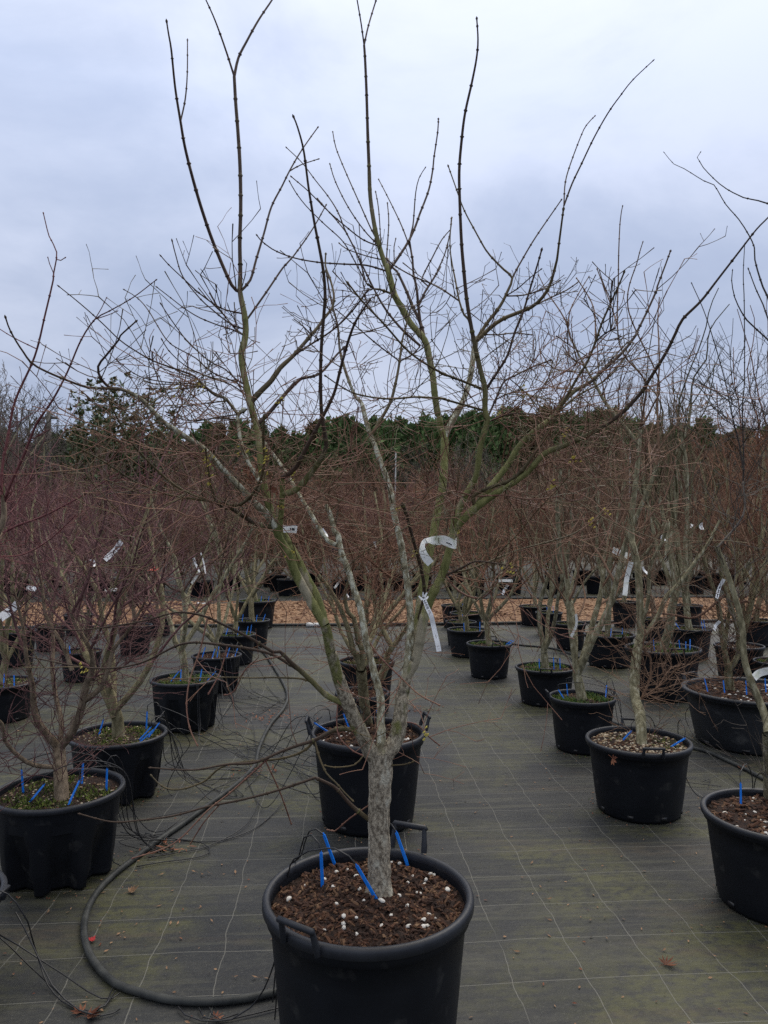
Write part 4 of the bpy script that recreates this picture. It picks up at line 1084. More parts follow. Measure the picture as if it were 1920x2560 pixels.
 ('limb', 'G', (6.5, 5.5, 4.8, 4.4, 4, 3.6, 3.4, 3, 2.7, 2.5, 2.2, 2, 1.8), -.2, 'N 830 170 740 60 680 0 K 470 1270 300 1190 H 1350 150 1200 200 1050 240 900 270 750 310 600 330 480 336 335 300'),
 ('shoot', 'O', (2.8, 2.6, 2.4, 2.2, 2, 1.8), -.1, 'K 295 870 335 1000 400 1150 480 1230 560 1320 640 1400'),
 ('shoot', 'R', (2, 1.8, 1.7), .1, 'H 940 262 880 340 820 435'),
 ('shoot', 'R', (2, 1.8, 1.7), .1, 'H 1160 95 1210 210 1260 350'),
 ('shoot', 'R', (2.4, 2.2, 2, 1.8, 1.6), -.1, 'H 1160 60 1000 205 900 285 750 430 565 497'),
 ('shoot', 'R', (2.4, 2.2, 2.1, 2, 1.9), -.3, 'K 620 -20 850 130 1050 330 1200 470 1390 570'),
 ('shoot', 'R', (2, 1.9, 1.8, 1.6), -.2, 'K 480 540 490 720 520 850 640 965 720 1000'),
 ('shoot', 'R', (1.9, 1.8, 1.6), .1, 'N 830 -10 700 130 600 215 540 205'),
 ('shoot', 'R', (1.9, 1.8, 1.6), .1, 'K 1090 690 1180 730 1290 840 1385 915'),
 ('shoot', 'O', (2, 1.9, 1.8, 1.6), -.05, 'K 760 1095 640 1080 470 1100 375 1080'),
 ('shoot', 'O', (2, 1.9, 1.8), -.05, 'K 1000 1090 1080 1075 1165 1045'),
]

def with_nodes(pts, r, spacing, g, swell=1.55, bud=True):
    """swollen leaf joints along a shoot and a bud at its tip"""
    seg = np.linalg.norm(np.diff(pts, axis=0), axis=1)
    s = np.concatenate([[0], np.cumsum(seg)])
    L = s[-1]
    ts, mul = list(s), [1.0] * len(s)
    x = spacing * g.uniform(.4, 1)
    while x < L - spacing * .3:
        w = max(.004, .9 * float(np.interp(x, s, r)))
        ts += [x - w, x, x + w]
        rx = float(np.interp(x, s, r))
        mul += [1.04, max(swell, 1.75 if rx < .0045 else (1.4 if rx < .0065 else 1.0)), 1.0]
        x += spacing * g.uniform(.75, 1.2)
    if bud:
        w = max(.0045, 2.2 * float(r[-1]))
        ts += [L - 2.4 * w, L - 1.2 * w]
        mul += [1.0, 1.75]
    o = np.argsort(ts)
    ts = np.array(ts)[o]
    mul = np.array(mul)[o]
    keep = np.concatenate([[True], np.diff(ts) > 1e-5])
    ts, mul = ts[keep], mul[keep]
    p = np.stack([np.interp(ts, s, pts[:, k]) for k in range(3)], 1)
    rr = np.interp(ts, s, r) * mul
    if bud: rr[-1] *= 0.25
    return p, rr

g = random.Random(21)
base = G(*trace('N 907 645')[0], POTS['C1']['z'])
D0 = depth(base)
tree = link('maple_tree', None, None, base)
tag(tree, 'tall bare maple with forking grey trunk and green limbs in the front pot', 'tree')
allpx, allw = [], []
front_paths = []
for nm, kd, rr, dd, tr in FT:
    px = trace(tr)
    if nm == 'trunk':
        d0 = D0
    else:
        A_ = np.vstack(allpx)
        W_ = np.vstack(allw)
        dist = np.hypot(A_[:, 0] - px[0][0], A_[:, 1] - px[0][1]) + 60 * np.abs(W_[:, 3] - D0) * 0
        i = int(np.argmin(dist))
        if dist[i] > 22: print('GAP', nm, tr[:24], round(float(dist[i]), 1))
        d0 = W_[i, 3]
        px[0] = A_[i] if dist[i] < 40 else px[0]
    seg = np.concatenate([[0], np.cumsum(np.hypot(*np.diff(px, axis=0).T))])
    t = seg / seg[-1]
    L_m = seg[-1] / F * d0
    dd = max(-.5 * L_m, min(.5 * L_m, dd)) if nm != 'trunk' else 0
    dep = d0 + dd * t ** 1.2
    rad = np.interp(np.linspace(0, 1, len(px)), np.linspace(0, 1, len(rr)), rr)
    q = smooth_path(np.column_stack([px, dep, rad]), 13)
    w = np.array([P(a, b, c) for a, b, c, _ in q])
    rm = q[:, 3] * q[:, 2] / F
    allpx.append(q[:, :2])
    allw.append(np.column_stack([w, q[:, 2]]))
    front_paths.append((w, rm, kd, nm))
    mb = MB()
    if nm == 'trunk':
        rm[0] *= 1.12
        jj = np.random.default_rng(5)
        w[1:-1] += jj.normal(0, .0012, (len(w) - 2, 3))
        mb.tube(w - base, rm * (1 + .03 * np.sin(np.arange(len(w)) * 1.7)), 18)
    elif nm == 'limb' and rr[0] > 7:
        p2, r2 = with_nodes(w, np.where(rm < .007, rm * .90, rm), .085, g, 1.10, rr[-1] < 3)
        mb.tube(p2 - base, r2, 10)
    else:
        p2, r2 = with_nodes(w, rm * .93, .062 if rr[0] < 4 else .085, g, 1.5 if kd != 'L' else 1.15)
        mb.tube(p2 - base, r2, 6)
    mk = KN[kd]
    if nm == 'limb' and kd == 'W': mk = 'mottled_bark'
    if nm == 'limb' and kd == 'G' and rr[-1] > 5.5: mk = 'mottled_green'
    link(nm, mb.mesh(nm, M[mk]), tree)

def twig(mb, p, d, L, r, g, lev=0, m=0, k=3, up=.10, wob=.30, kids=2):
    n = max(3, int(L / .05))
    pts, q = [p], np.array(p)
    dirs = []
    for i in range(n):
        d = unit(d + np.array((g.gauss(0, wob), g.gauss(0, wob), g.gauss(0, wob) + up)) * .5)
        q = q + d * (L / n)
        pts.append(q)
        dirs.append(d)
    rr = np.linspace(r, r * .55, n + 1)
    rr[-1] *= 1.9
    mb.tube(np.array(pts), rr, k, m)
    if lev < 2:
        for _ in range(kids if lev == 0 else max(1, kids - 1)):
            i = g.randrange(1, n + 1)
            side = unit(np.cross(dirs[i - 1], (g.gauss(0, 1), g.gauss(0, 1), g.gauss(0, 1))))
            twig(mb, pts[i], unit(dirs[i - 1] * .7 + side * .8), L * g.uniform(.35, .6), r * .75, g, lev + 1, m, k, up, wob, kids)

tw = {'R': MB(), 'D': MB(), 'O': MB(), 'Y': MB()}
cand = [(w - base, rm, kd) for w, rm, kd, nm in front_paths if nm != 'trunk']
n_tw = 0
for _ in range(30000):
    if n_tw > 500: break
    w, rm, kd = g.choice(cand)
    i = g.randrange(1, len(w) - 1)
    u, v = pix(w[i] + base)
    if rm[i] > .013 or v < 720 or v > 1900 or rm[i] < .0016: continue
    if v < 960 and (rm[i] < .0022 or (u < 500 and v < 900)): continue
    pr = 1.0 if 1000 < v < 1420 else (.85 if v < 1000 else .14)
    if g.random() > pr: continue
    ax = unit(w[i + 1] - w[i - 1])
    side = unit(np.cross(ax, (g.gauss(0, .4), g.gauss(0, .4), g.gauss(0, 1))))
    low = v > 950
    L = g.uniform(.12, .42) if low else g.uniform(.06, .22)
    key = ('R' if g.random() < .6 else 'O') if low else 'D'
    twig(tw[key], w[i], unit(side * .9 + ax * g.uniform(.1, .6)), L, g.uniform(.0013, .0021), g, 0, 0, 3, .02 if low else .16, .20 if low else .10, 3 if low else 2)
    n_tw += 1
    if low and g.random() < .10:
        q = w[i]
        for _k in range(7):
            o_ = np.array((g.gauss(0, .008), g.gauss(0, .008), g.gauss(0, .010)))
            tw['Y'].box(q + o_, (.0035, 0, .001), (0, .003, .001), (.001, 0, .0022), 0, .6)
for key, mt, nm in (('R', 'red_twig', 'twigs'), ('D', 'shoot', 'twigs'), ('O', 'olive_shoot', 'twigs'), ('Y', 'yellow_lichen', 'lichen')):
    o = link(nm, tw[key].mesh(nm, M[mt], key != 'Y'), tree)
    tag(o, kind='stuff')
o = None

# ------------------------------------------------------------------ other trees
def grow(g, H, spread, trunk_h, r0, nl=4, dens=1.0, whips=2, wob=.18, upc=.25, lean=(0, 0), top_lim=1.0, tl=.30, droop=0.0, minr=.0013):
    """returns paths (points, radii, level); level 0 trunk, 1 limb, 2 branch, 3+ twig"""
    paths = []
    cnt = [0]

    def rot(d, ang, az):
        s = unit(np.cross(d, (0.21, 0.4, 0.9)))
        t = np.cross(d, s)
        return unit(d * math.cos(ang) + (s * math.cos(az) + t * math.sin(az)) * math.sin(ang))

    def br(p, d, L, r, lev):
        n = max(3, min(11, int(L / (.10 if lev < 3 else .07))))
        pts, q = [np.array(p)], np.array(p)
        ds = []
        for i in range(n):
            upf = upc * (1.0 if lev <= 2 else .55) - (droop if lev >= 2 else 0)
            d = unit(d + np.array((g.gauss(0, wob), g.gauss(0, wob), g.gauss(0, wob * .6))) * (.8 if lev < 2 else 1.0) + np.array((0, 0, upf)) * (.35 if lev else .1))
            q = q + d * (L / n)
            pts.append(q)
            ds.append(d)
        r1 = max(minr * .7, r * (.42 if lev else .8))
        paths.append((np.array(pts), np.linspace(r, r1, n + 1), lev))
        return pts, ds

    def sub(pts, ds, L, r, lev):
        if lev >= 4: return
        n = len(ds)
        if lev == 1: k = int(7 * dens)
        elif lev == 2: k = int(6 * dens)
        else: k = int(3.2 * dens + g.random())
        if lev == 3 and L < .10: return
        for c in range(k):
            t = .22 + .78 * (c + g.random()) / max(1, k)
            i = min(n - 1, int(t * n))
            az = g.uniform(0, 6.283)
            ang = g.uniform(.45, 1.0)
            l2 = L * (1.05 - .55 * t) * g.uniform(.35, .75) * (1.0 if lev < 3 else .8)
            if l2 < .05: continue
            r2 = max(minr * (1.0 if lev < 3 else .75), r * (1 - .55 * t) * .48)
            d2 = rot(ds[i], ang, az)
            p2, s2 = br(pts[i + 1], d2, l2, r2, lev + 1)
            sub(p2, s2, l2, r2, lev + 1)

    p0, d0 = br((0, 0, -.03), unit((lean[0], lean[1], 1)), trunk_h, r0, 0)
    a0 = g.uniform(0, 6.28)
    for k in range(nl):
        az = a0 + 6.283 * k / nl + g.uniform(-.35, .35)
        el = g.uniform(.75, 1.2) if k else 1.35
        d = unit((math.cos(az) * spread, math.sin(az) * spread, math.tan(el) * .6))
        L = (H - trunk_h) * g.uniform(.75, 1.0) * (1.12 if k == 0 else 1.0)
        r = r0 * g.uniform(.5, .68)
        p1, s1 = br(p0[-1] - np.array((0, 0, g.uniform(0, .05))), d, L * .8, r, 1)
        sub(p1, s1, L * .8, r, 1)
        if g.random() < whips / nl:
            p3, s3 = br(p1[-1], unit(s1[-1] + np.array((0, 0, .6))), L * g.uniform(.35, .65), max(minr * 1.6, r * .35), 3)
    return paths

def tree_from_paths(name, base, paths, mlimb, mtwig, label, cat='tree', group=None, extra=None):
    root = link(name, None, None, base)
    tag(root, label, cat, group)
    a, b = MB(), MB()
    for pts, r, lev in paths:
        if lev <= 1: a.tube(pts, r, 9 if lev == 0 else 7)
        else: b.tube(pts, r, 5 if lev == 2 and r[0] > .004 else 3)
    link('trunk', a.mesh('trunk', mlimb), root)
    link('crown', b.mesh('crown', mtwig), root)
    return root

def traced_paths(base, dpt, items, g, d_end=.3, ntw=0, twl=(.1, .3), up=.2, vmin=0, thin=1.0):
    """hand-traced stems at about depth dpt, plus twigs, relative to base"""
    out = []
    apx, ad = [], []
    for lev, rr, tr in items:
        px = trace(tr)
        d0 = dpt
        if apx:
            A_ = np.vstack(apx)
            k = np.hypot(A_[:, 0] - px[0][0], A_[:, 1] - px[0][1])
            i = int(np.argmin(k))
            if k[i] < 45:
                d0 = np.concatenate(ad)[i]
                px[0] = A_[i]
        dep = d0 + np.linspace(0, 1, len(px)) * g.uniform(-d_end, d_end)
        rad = np.interp(np.linspace(0, 1, len(px)), np.linspace(0, 1, len(rr)), rr)
        q = smooth_path(np.column_stack([px, dep, rad]), 16)
        apx.append(q[:, :2])
        ad.append(q[:, 2])
        w = np.array([P(a, b, c) for a, b, c, _ in q]) - base
        r = q[:, 3] * q[:, 2] / F * (thin if lev >= 2 else 1.0)
        if lev >= 2: w, r = with_nodes(w, r, .09, g, 1.45)
        out.append((w, r, lev))
    stems = list(out)
    for _ in range(ntw):
        w, r, lev = g.choice(stems)
        i = g.randrange(1, len(w) - 1)
        if pix(w[i] + base)[1] < vmin: continue
        ax = unit(w[i + 1] - w[i - 1])
        side = unit(np.cross(ax, (g.gauss(0, 1), g.gauss(0, 1), g.gauss(0, 1))))
        L = g.uniform(*twl)
        def tws(p, d, L, r, dp):
            n = max(3, int(L / .06))
            pts, q, dd = [p], p, d
            for k in range(n):
                dd = unit(dd + np.array((g.gauss(0, .15), g.gauss(0, .15), g.gauss(0, .1) + up * .3)))
                q = q + dd * L / n
                pts.append(q)
            out.append((np.array(pts), np.linspace(r, r * .6, n + 1), 3))
            if dp < 2:
                for _ in range(2 if dp == 0 else 1):
                    k = g.randrange(1, len(pts))
                    tws(pts[k], unit(dd * .8 + unit((g.gauss(0, 1), g.gauss(0, 1), g.gauss(0, 1))) * .8), L * .5, r * .8, dp + 1)
        tws(w[i], unit(side + ax * .6), L, min(.0022, r[i] * .6), 0)
    return out

def base_of(key, off=(0, 0)):
    p = POTS[key]
    return np.array((p['c'][0] + off[0], p['c'][1] + off[1], p['z'] - .01))

TREES = {
 # key: H, spread, trunk_h, r0, limbs, dens, whips, limb mat, twig mat, label
 'L2': (1.95, .75, .22, .040, 4, 1.15, 1, 'limb_olive', 'tw_purple', 'bare maple with stout mottled forked stem in the second fluted pot'),
 'L3': (2.1, .62, .30, .034, 4, 1.1, 1, 'limb_grey', 'tw_brown', 'upright bare maple in the third fluted pot'),
 'L4': (2.2, .70, .20, .034, 5, 1.15, 1, 'limb_grey', 'tw_purple', 'low branching bare maple in the fourth fluted pot'),
 'L5': (2.3, .62, .22, .034, 4, 1.05, 1, 'limb_olive', 'tw_brown', 'bare maple in the fifth pot of the hose row'),
 'L6': (2.3, .60, .38, .042, 4, 1.05, 1, 'limb_olive', 'tw_rust', 'bare tree with stout pale olive stem in the sixth pot'),
 'L7': (2.5, .60, .35, .040, 4, 1.0, 1, 'limb_olive', 'tw_brown', 'bare tree in the tall pot at the bark path'),
 'M1': (2.2, .75, .25, .036, 5, 1.15, 1, 'limb_olive', 'tw_purple', 'twiggy maple with greenish stem in the edge pot behind the nearest fluted pot'),
 'M2': (2.3, .80, .20, .030, 6, 1.15, 1, 'limb_grey', 'tw_purple', 'dense purple twigged maple in the tangle between two pot rows'),
 'M3': (2.5, .70, .30, .030, 5, 1.05, 1, 'limb_brown', 'tw_purple', 'purple twigged maple in the lone pot before the bark path'),
 'M4': (2.6, .70, .30, .030, 5, 1.0, 1, 'limb_brown', 'tw_crimson', 'reddish maple at the path edge behind the lone pot'),
 'M5': (2.5, .75, .30, .032, 5, 1.05, 1, 'limb_grey', 'tw_purple', 'twiggy maple before the orange bark path near the picture edge'),
 'M6': (2.6, .75, .30, .034, 5, 1.05, 1, 'limb_olive', 'tw_purple', 'dense maple rising from the weedy pot at the picture edge'),
 'M7': (2.8, .70, .30, .034, 5, 1.0, 1, 'limb_grey', 'tw_brown', 'maple on the bark path half hidden by nearer stems'),
 'R3': (2.35, .55, .22, .040, 4, 1.0, 2, 'limb_grey', 'tw_brown', 'grey stemmed bare tree in the pot with outward handles'),
 'R4': (2.2, .75, .20, .038, 3, 1.0, 1, 'limb_grey', 'tw_brown', 'low forked bare tree in the wide grassy pot'),
 'R5': (2.1, .62, .30, .036, 5, 1.15, 0, 'limb_grey', 'tw_rust', 'compact bare maple in the small lone pot'),
 'R6': (2.2, .60, .25, .034, 5, 1.1, 0, 'limb_olive', 'tw_rust', 'rusty twigged maple just behind the small lone pot'),
 'R7': (2.3, .60, .30, .034, 4, 1.05, 0, 'limb_olive', 'tw_brown', 'brown twigged maple in the handled pot of the open row'),
 'R8': (2.4, .60, .30, .036, 4, 1.0, 0, 'limb_olive', 'tw_olive', 'olive twigged maple second from the path in the open row'),
 'R9': (2.4, .60, .30, .034, 4, 1.0, 0, 'limb_grey', 'tw_brown', 'bare maple at the path end of the open row'),
 'S1': (3.0, .62, .30, .036, 4, 1.0, 1, 'limb_grey', 'tw_brown', 'bare tree against the bark path behind the forked trunk'),
 'S2': (3.0, .62, .30, .036, 4, 1.0, 1, 'limb_grey', 'tw_rust', 'rust twigged tree before the path beside a grey stem'),
 'S3': (2.9, .62, .26, .036, 4, 1.05, 1, 'limb_grey', 'tw_brown', 'bare tree half hidden behind the pale curved stem'),
 'S4': (3.1, .62, .40, .042, 4, 1.05, 1, 'limb_grey', 'tw_brown', 'bare tree in the wide weedy pot with front handle'),
 'S5': (3.2, .60, .60, .046, 4, 1.05, 2, 'limb_grey', 'tw_olive', 'straight grey trunked tree in the large weedy pot'),
 'S6': (3.4, .60, .50, .044, 4, 1.0, 2, 'limb_grey', 'tw_brown', 'pale trunked tree in the square shouldered pot'),
 'S7': (3.1, .62, .30, .040, 4, 1.05, 2, 'limb_olive', 'tw_rust', 'bare tree behind the olive double trunk'),
 'S9': (3.0, .65, .30, .040, 5, 1.05, 2, 'limb_olive', 'tw_rust', 'bare tree at the picture edge in the small weedy pot'),
 'S11': (3.4, .60, .50, .040, 4, 1.0, 2, 'limb_brown', 'tw_brown', 'brown trunked tree in shade between two pale trunks'),
 'S12': (3.5, .60, .40, .040, 4, 1.0, 2, 'limb_grey', 'tw_rust', 'tree on the bark path behind the square shouldered pot'),
 'S14': (3.4, .65, .40, .040, 5, 1.0, 2, 'limb_olive', 'tw_brown', 'bare tree near the path at the picture edge'),
 'S10': (2.8, .60, .40, .040, 4, 1.0, 1, 'limb_grey', 'tw_brown', 'tree on the path behind the hanging stained label'),
 'C3': (1.9, .60, .25, .026, 4, 1.0, 0, 'limb_olive', 'tw_rust', 'slim bare maple in the small pot behind the middle trunks'),
 'C4': (2.3, .62, .25, .034, 5, 1.1, 0, 'limb_olive', 'tw_rust', 'rusty maple in the mossy pot seen between the front stems'),
}
ntub = 0
for k, (H, sp, th, r0, nl, dens, wh, ml, mt, lab) in TREES.items():
    gg = random.Random('tree' + k)
    up_ = k[0] == 'S' or k in ('R3', 'R4')
    ps = grow(gg, H, sp * (.8 if up_ else 1), th, r0, nl, dens * (1.1 if up_ else 1), wh + (2 if up_ else 0), upc=.55 if up_ else .25, wob=.15 if up_ else .18)
    ntub += len(ps)
    tree_from_paths('potted_tree', base_of(k), ps, M[ml], M[mt], lab, 'tree', 'potted trees')

# the nearest mossy pot: five traced limbs, dense purple twigs
gg = random.Random(77)
bL1 = G(153, 1998, POTS['L1']['z'])
it = [(0, (18, 16, 15), 'H 268 260 262 150 258 100 255 20 E 255 980'),
      (1, (11, 9, 8, 6, 4, 3), 'E 240 985 190 910 150 840 140 720 115 600 100 470 60 300'),
      (1, (11, 10, 9, 7, 5, 3.5), 'E 262 985 310 920 350 820 370 720 400 640 390 560 330 460 300 380'),
      (1, (7, 6, 5, 4), 'E 268 985 265 880 240 760 225 640 230 520 210 380'),
      (1, (6, 5.5, 5, 4, 3), 'E 240 1085 150 1060 80 1020 20 950 10 880 -60 830'),
      (1, (8, 6.5, 5, 4, 3), 'E 370 780 430 730 470 640 490 560 560 470 640 330'),
      (1, (6, 5, 4, 3), 'E 310 650 270 540 200 420 180 280 150 150'),
      (2, (4, 3, 2, 1.5), 'E 120 600 60 430 30 300 20 150 -20 30'), (2, (4, 3, 2.4, 1.8), 'E 300 400 380 260 410 120 450 0 C 470 850'),
      (2, (3.5, 3, 2.2, 1.5), 'E 400 560 470 400 560 230 600 90 640 -20'), (2, (3, 2.5, 2, 1.5), 'E 210 400 250 250 260 100 300 -40'),
      (2, (3, 2.5, 2, 1.5), 'E 520 520 600 430 680 300 720 160'), (2, (3, 2.5, 2, 1.6), 'E 330 700 400 680 520 640 620 560')]
ps = traced_paths(bL1, depth(bL1), it, gg, .35, 330, (.12, .42), .25)
tree_from_paths('potted_tree', bL1, ps, M['limb_brown'], M['tw_purple'], 'dense purple twigged maple in the nearest fluted mossy pot', 'tree', 'potted trees')

# tree of the pot outside the picture edge: long crimson whips reach in
bL0 = base_of('L0')
it = [(0, (16, 14, 13), 'S -1150 250 -1100 -1500 -1000 -3000 -900 -4000'),
      (1, (11, 9, 7, 5.5), 'X -160 1250 -60 1050 10 930 30 830 20 700'), (1, (8, 7, 6, 5), 'X -160 1250 -40 1080 10 990'),
      (2, (5.5, 5, 4.4, 4, 3.4, 3, 2.6, 2.2, 1.9, 1.6), 'X 35 830 10 640 20 480 60 260 115 0 C 150 330 195 150 230 0 A 232 1180 245 1090 212 1020 186 915'),
      (2, (5, 4.6, 4.2, 3.6, 3, 2.6, 2.2, 1.8, 1.5), 'X 35 780 80 620 180 400 270 180 390 0 C 290 400 350 260 410 170 A 470 1345 575 1285 680 1205'),
      (2, (4.6, 4, 3.4, 3, 2.4, 2), 'X 5 1000 130 930 300 870 480 780 640 690 780 600 900 530'),
      (2, (2, 1.8, 1.5), 'A 232 1180 215 1140 206 1108'), (2, (2, 1.8, 1.5), 'A 242 1135 262 1125 286 1110'),
      (2, (2, 1.6, 1.3), 'C 410 170 440 120 463 72'), (2, (2, 1.6, 1.3), 'C 420 165 470 150 512 132'),
      (2, (3, 2.4, 2, 1.6), 'X 5 1200 150 1150 330 1060 440 970 560 850'), (2, (3, 2.4, 2, 1.5), 'X 30 860 120 780 230 560 270 440'),
      (2, (2.4, 2, 1.6), 'C 110 300 60 250 -20 200')]
ps = traced_paths(bL0, POTS['L0']['d'] + .5, it, gg, .25, 90, (.08, .25), .3, 1050, .75)
tree_from_paths('potted_tree', bL0, ps, M['limb_brown'], M['tw_crimson'], 'maple standing outside the picture edge, long crimson whips reaching in', 'tree', 'potted trees')

# second tree of the middle row, just behind the front one
bC2 = G(917, 1800, POTS['C2']['z'])
it = [(0, (16, 13.5, 13, 13), 'K 765 780 752 705 735 600 715 400 700 250'),
      (1, (9, 8, 7, 6, 5, 4), 'K 690 260 660 120 J 640 1150 590 950 520 760 430 600 330 470'),
      (1, (9, 8, 7, 6, 4.5, 3), 'K 705 260 720 100 J 680 1050 640 850 590 800 560 650 600 500'),
      (1, (11, 10, 8, 7, 5, 4), 'K 870 330 K 910 240 930 120 J 970 1100 1060 980 1110 900'),
      (1, (7, 6.5, 6, 5), 'J 930 1080 920 1010 870 900 830 780 800 600'), (1, (7, 6, 5, 4), 'J 720 1150 800 1000 850 850 900 700 960 500 1000 400'),
      (2, (4, 3, 2.4, 1.8), 'J 330 470 240 330 180 200 120 60'), (2, (4, 3, 2.2, 1.6), 'J 960 500 860 420 760 340 640 240'),
      (2, (4, 3, 2.2), 'J 800 600 830 450 850 300 940 180'), (2, (3, 2.4, 2), 'J 600 500 640 380 600 250 560 130')]
ps = traced_paths(bC2, depth(bC2), it, gg, .45, 260, (.12, .4), .15)
tree_from_paths('potted_tree', bC2, ps, M['limb_olive'], M['tw_rust'], 'second maple directly behind the front tree, mossy olive stems', 'tree', 'potted trees')

# the leaning tree in the grit pot
bR2 = G(*trace('Q 550 540')[0], POTS['R2']['z'])
it = [(0, (13.5, 13, 14, 12, 12.5, 12, 11), 'Q 552 600 545 380 530 260 500 170 490 60 Fm 1090 600 1110 500'),
      (1, (9.5, 9, 8.5, 8, 7, 6, 5), 'Fm 1110 500 1105 350 1095 200 1072 100 V 650 1200 650 1000 680 750 700 550 710 370'),
      (1, (6.5, 6, 5.5, 5, 4, 3), 'Fm 1120 520 1180 420 1220 330 1270 280 1330 200 1400 100 1450 0'),
      (1, (5, 4.5, 4, 3.2), 'Fm 1115 480 1140 350 1150 200 1200 100 1230 0 V 900 1300'),
      (1, (5.5, 5, 4.5, 4, 3.2, 2.6, 2.2), 'V 690 480 600 350 500 230 430 130 380 30 f 1200 880 1080 640'),
      (2, (3, 2.4, 2, 1.6, 1.3), 'f 1080 640 1040 500 960 370 890 270 815 120'), (2, (2.4, 2, 1.6, 1.3), 'f 1060 580 1075 430 1160 260 1240 130'),
      (2, (4, 3.4, 3, 2.4, 2, 1.6, 1.3), 'V 710 370 740 200 745 0 f 1490 700 1480 100 B 1020 960 1032 885'),
      (2, (3.4, 2.8, 2.2, 1.8, 1.3), 'V 720 360 800 200 850 0 f 1560 400 1640 0 B 1120 1040'),
      (2, (3, 2.4, 2, 1.5), 'V 650 1000 560 900 530 700 520 480 560 330'), (2, (3, 2.6, 2, 1.5), 'V 690 680 800 600 830 540 930 400 1080 180'),
      (2, (2.4, 2, 1.6), 'f 1290 700 1280 420 1200 250 1128 145'), (2, (2.4, 2, 1.6), 'f 1490 560 1420 380 1300 65'),
      (2, (2.4, 2, 1.5), 'f 1200 900 1100 820 1015 705'), (2, (2.4, 2, 1.5), 'f 1150 1000 950 900 830 755'), (2, (2, 1.8, 1.4), 'f 1180 1090 1000 1070 795 988'),
      (2, (3.5, 3, 2.4, 1.8), 'Q 555 200 600 130 690 50 Fm 1240 640 1300 625'), (2, (4, 3.4, 2.8, 2.2), 'Fm 1120 790 1150 680 1150 590 1120 560 1130 470'),
      (2, (3, 2.4, 1.8), 'Fm 1110 760 1200 710 1260 650 1290 620')]
ps = traced_paths(bR2, depth(bR2), it, gg, .4, 340, (.12, .4), .3, 900, .8)
tree_from_paths('potted_tree', bR2, ps, M['limb_grey'], M['tw_brown'], 'tall slender tree with crooked grey trunk in the grit pot', 'tree', 'potted trees')

# tree of the perlite pot at the picture edge, most of it outside the picture
bR1 = base_of('R1')
it = [(0, (16, 14, 13), 'Q 1640 1180 1625 950 1620 700 1609 450'), (1, (11, 10, 8, 7, 6), 'Q 1609 450 1600 350 1545 200 Fm 1560 620 1545 450 1500 280 1440 120'),
      (1, (10, 8, 7, 6, 5, 4), 'Q 1615 500 1680 200 1700 0 U 1750 3500 1800 2800 1760 2200'),
      (2, (5, 4.4, 3.8, 3.4, 3, 2.6, 2.2, 2, 1.7, 1.4, 1.2), 'U 1760 2200 1659 1750 1610 1650 1555 1480 1530 1380 1525 1260 1470 1135 1370 980 1240 830 1125 640 1025 600 830 480 730 435 625 310'),
      (2, (4, 3.4, 2.8, 2.4, 2, 1.6, 1.3), 'U 1780 900 1659 825 1560 795 1415 765 1310 715 1180 630 1020 470 960 370 1000 305'),
      (2, (4, 3.4, 2.8, 2.2), 'U 1780 2150 1659 1960 1610 1820 1540 1670 1460 1455'), (2, (4, 3.4, 2.8, 2.2, 1.7), 'U 1700 2300 1450 1975 1400 1900 1330 1750 1300 1580 1310 1470'),
      (2, (4, 3.4, 2.8, 2.4, 2, 1.6), 'V 1475 750 1480 600 1470 200 1485 0 U 1425 1820 1415 1530 1430 1210'), (2, (4, 3.4, 2.8, 2.2, 1.8), 'V 1476 640 1440 450 1390 250 1335 -20 U 1050 1950 900 1600'),
      (2, (5, 4.6, 4.2, 4), 'Fm 1440 120 V 1475 1000 1475 750'), (2, (3, 2.4, 2), 'V 1659 300 1500 160 1250 130 1100 20'), (2, (3, 2.4, 2), 'V 1659 400 1400 330 1250 200')]
ps = traced_paths(bR1, POTS['R1']['d'] + .3, it, gg, .3, 220, (.12, .4), .35, 950, .55)
tree_from_paths('potted_tree', bR1, ps, M['limb_grey'], M['tw_grey'], 'tree at the picture edge with long pale whips against the sky', 'tree', 'potted trees')

# olive double trunk in the wide tub
bS8 = G(1828, 1725, POTS['S8']['z'])
it = [(0, (12, 11, 10), 'Fm 1502 770 1490 690 1488 650'), (1, (8, 7, 6.5, 6, 5, 4), 'Fm 1485 650 1470 560 1455 450 1440 350 1390 200 1360 60'),
      (1, (8, 7, 6.5, 6, 5, 4), 'Fm 1500 660 1530 580 1530 480 1500 380 1460 250 1440 100'), (1, (6, 5.5, 5, 4, 3), 'Fm 1530 560 1570 440 1600 320 1640 200 1690 60'),
      (1, (5, 4.5, 4, 3), 'Fm 1480 560 1490 400 1520 250 1530 80'), (2, (4, 3.2, 2.6, 2, 1.6), 'Fm 1500 390 1560 350 1659 400 1750 380'), (2, (3.6, 3, 2.6, 2, 1.6), 'Fm 1480 300 1350 420 1250 410 1100 400 1010 450')]
ps = traced_paths(bS8, depth(bS8), it, gg, .35, 240, (.15, .5), .3)
tree_from_paths('potted_tree', bS8, ps, M['limb_olive'], M['tw_rust'], 'bare tree with olive double trunk in the wide scuffed tub', 'tree', 'potted trees')
print('TUBES', ntub)
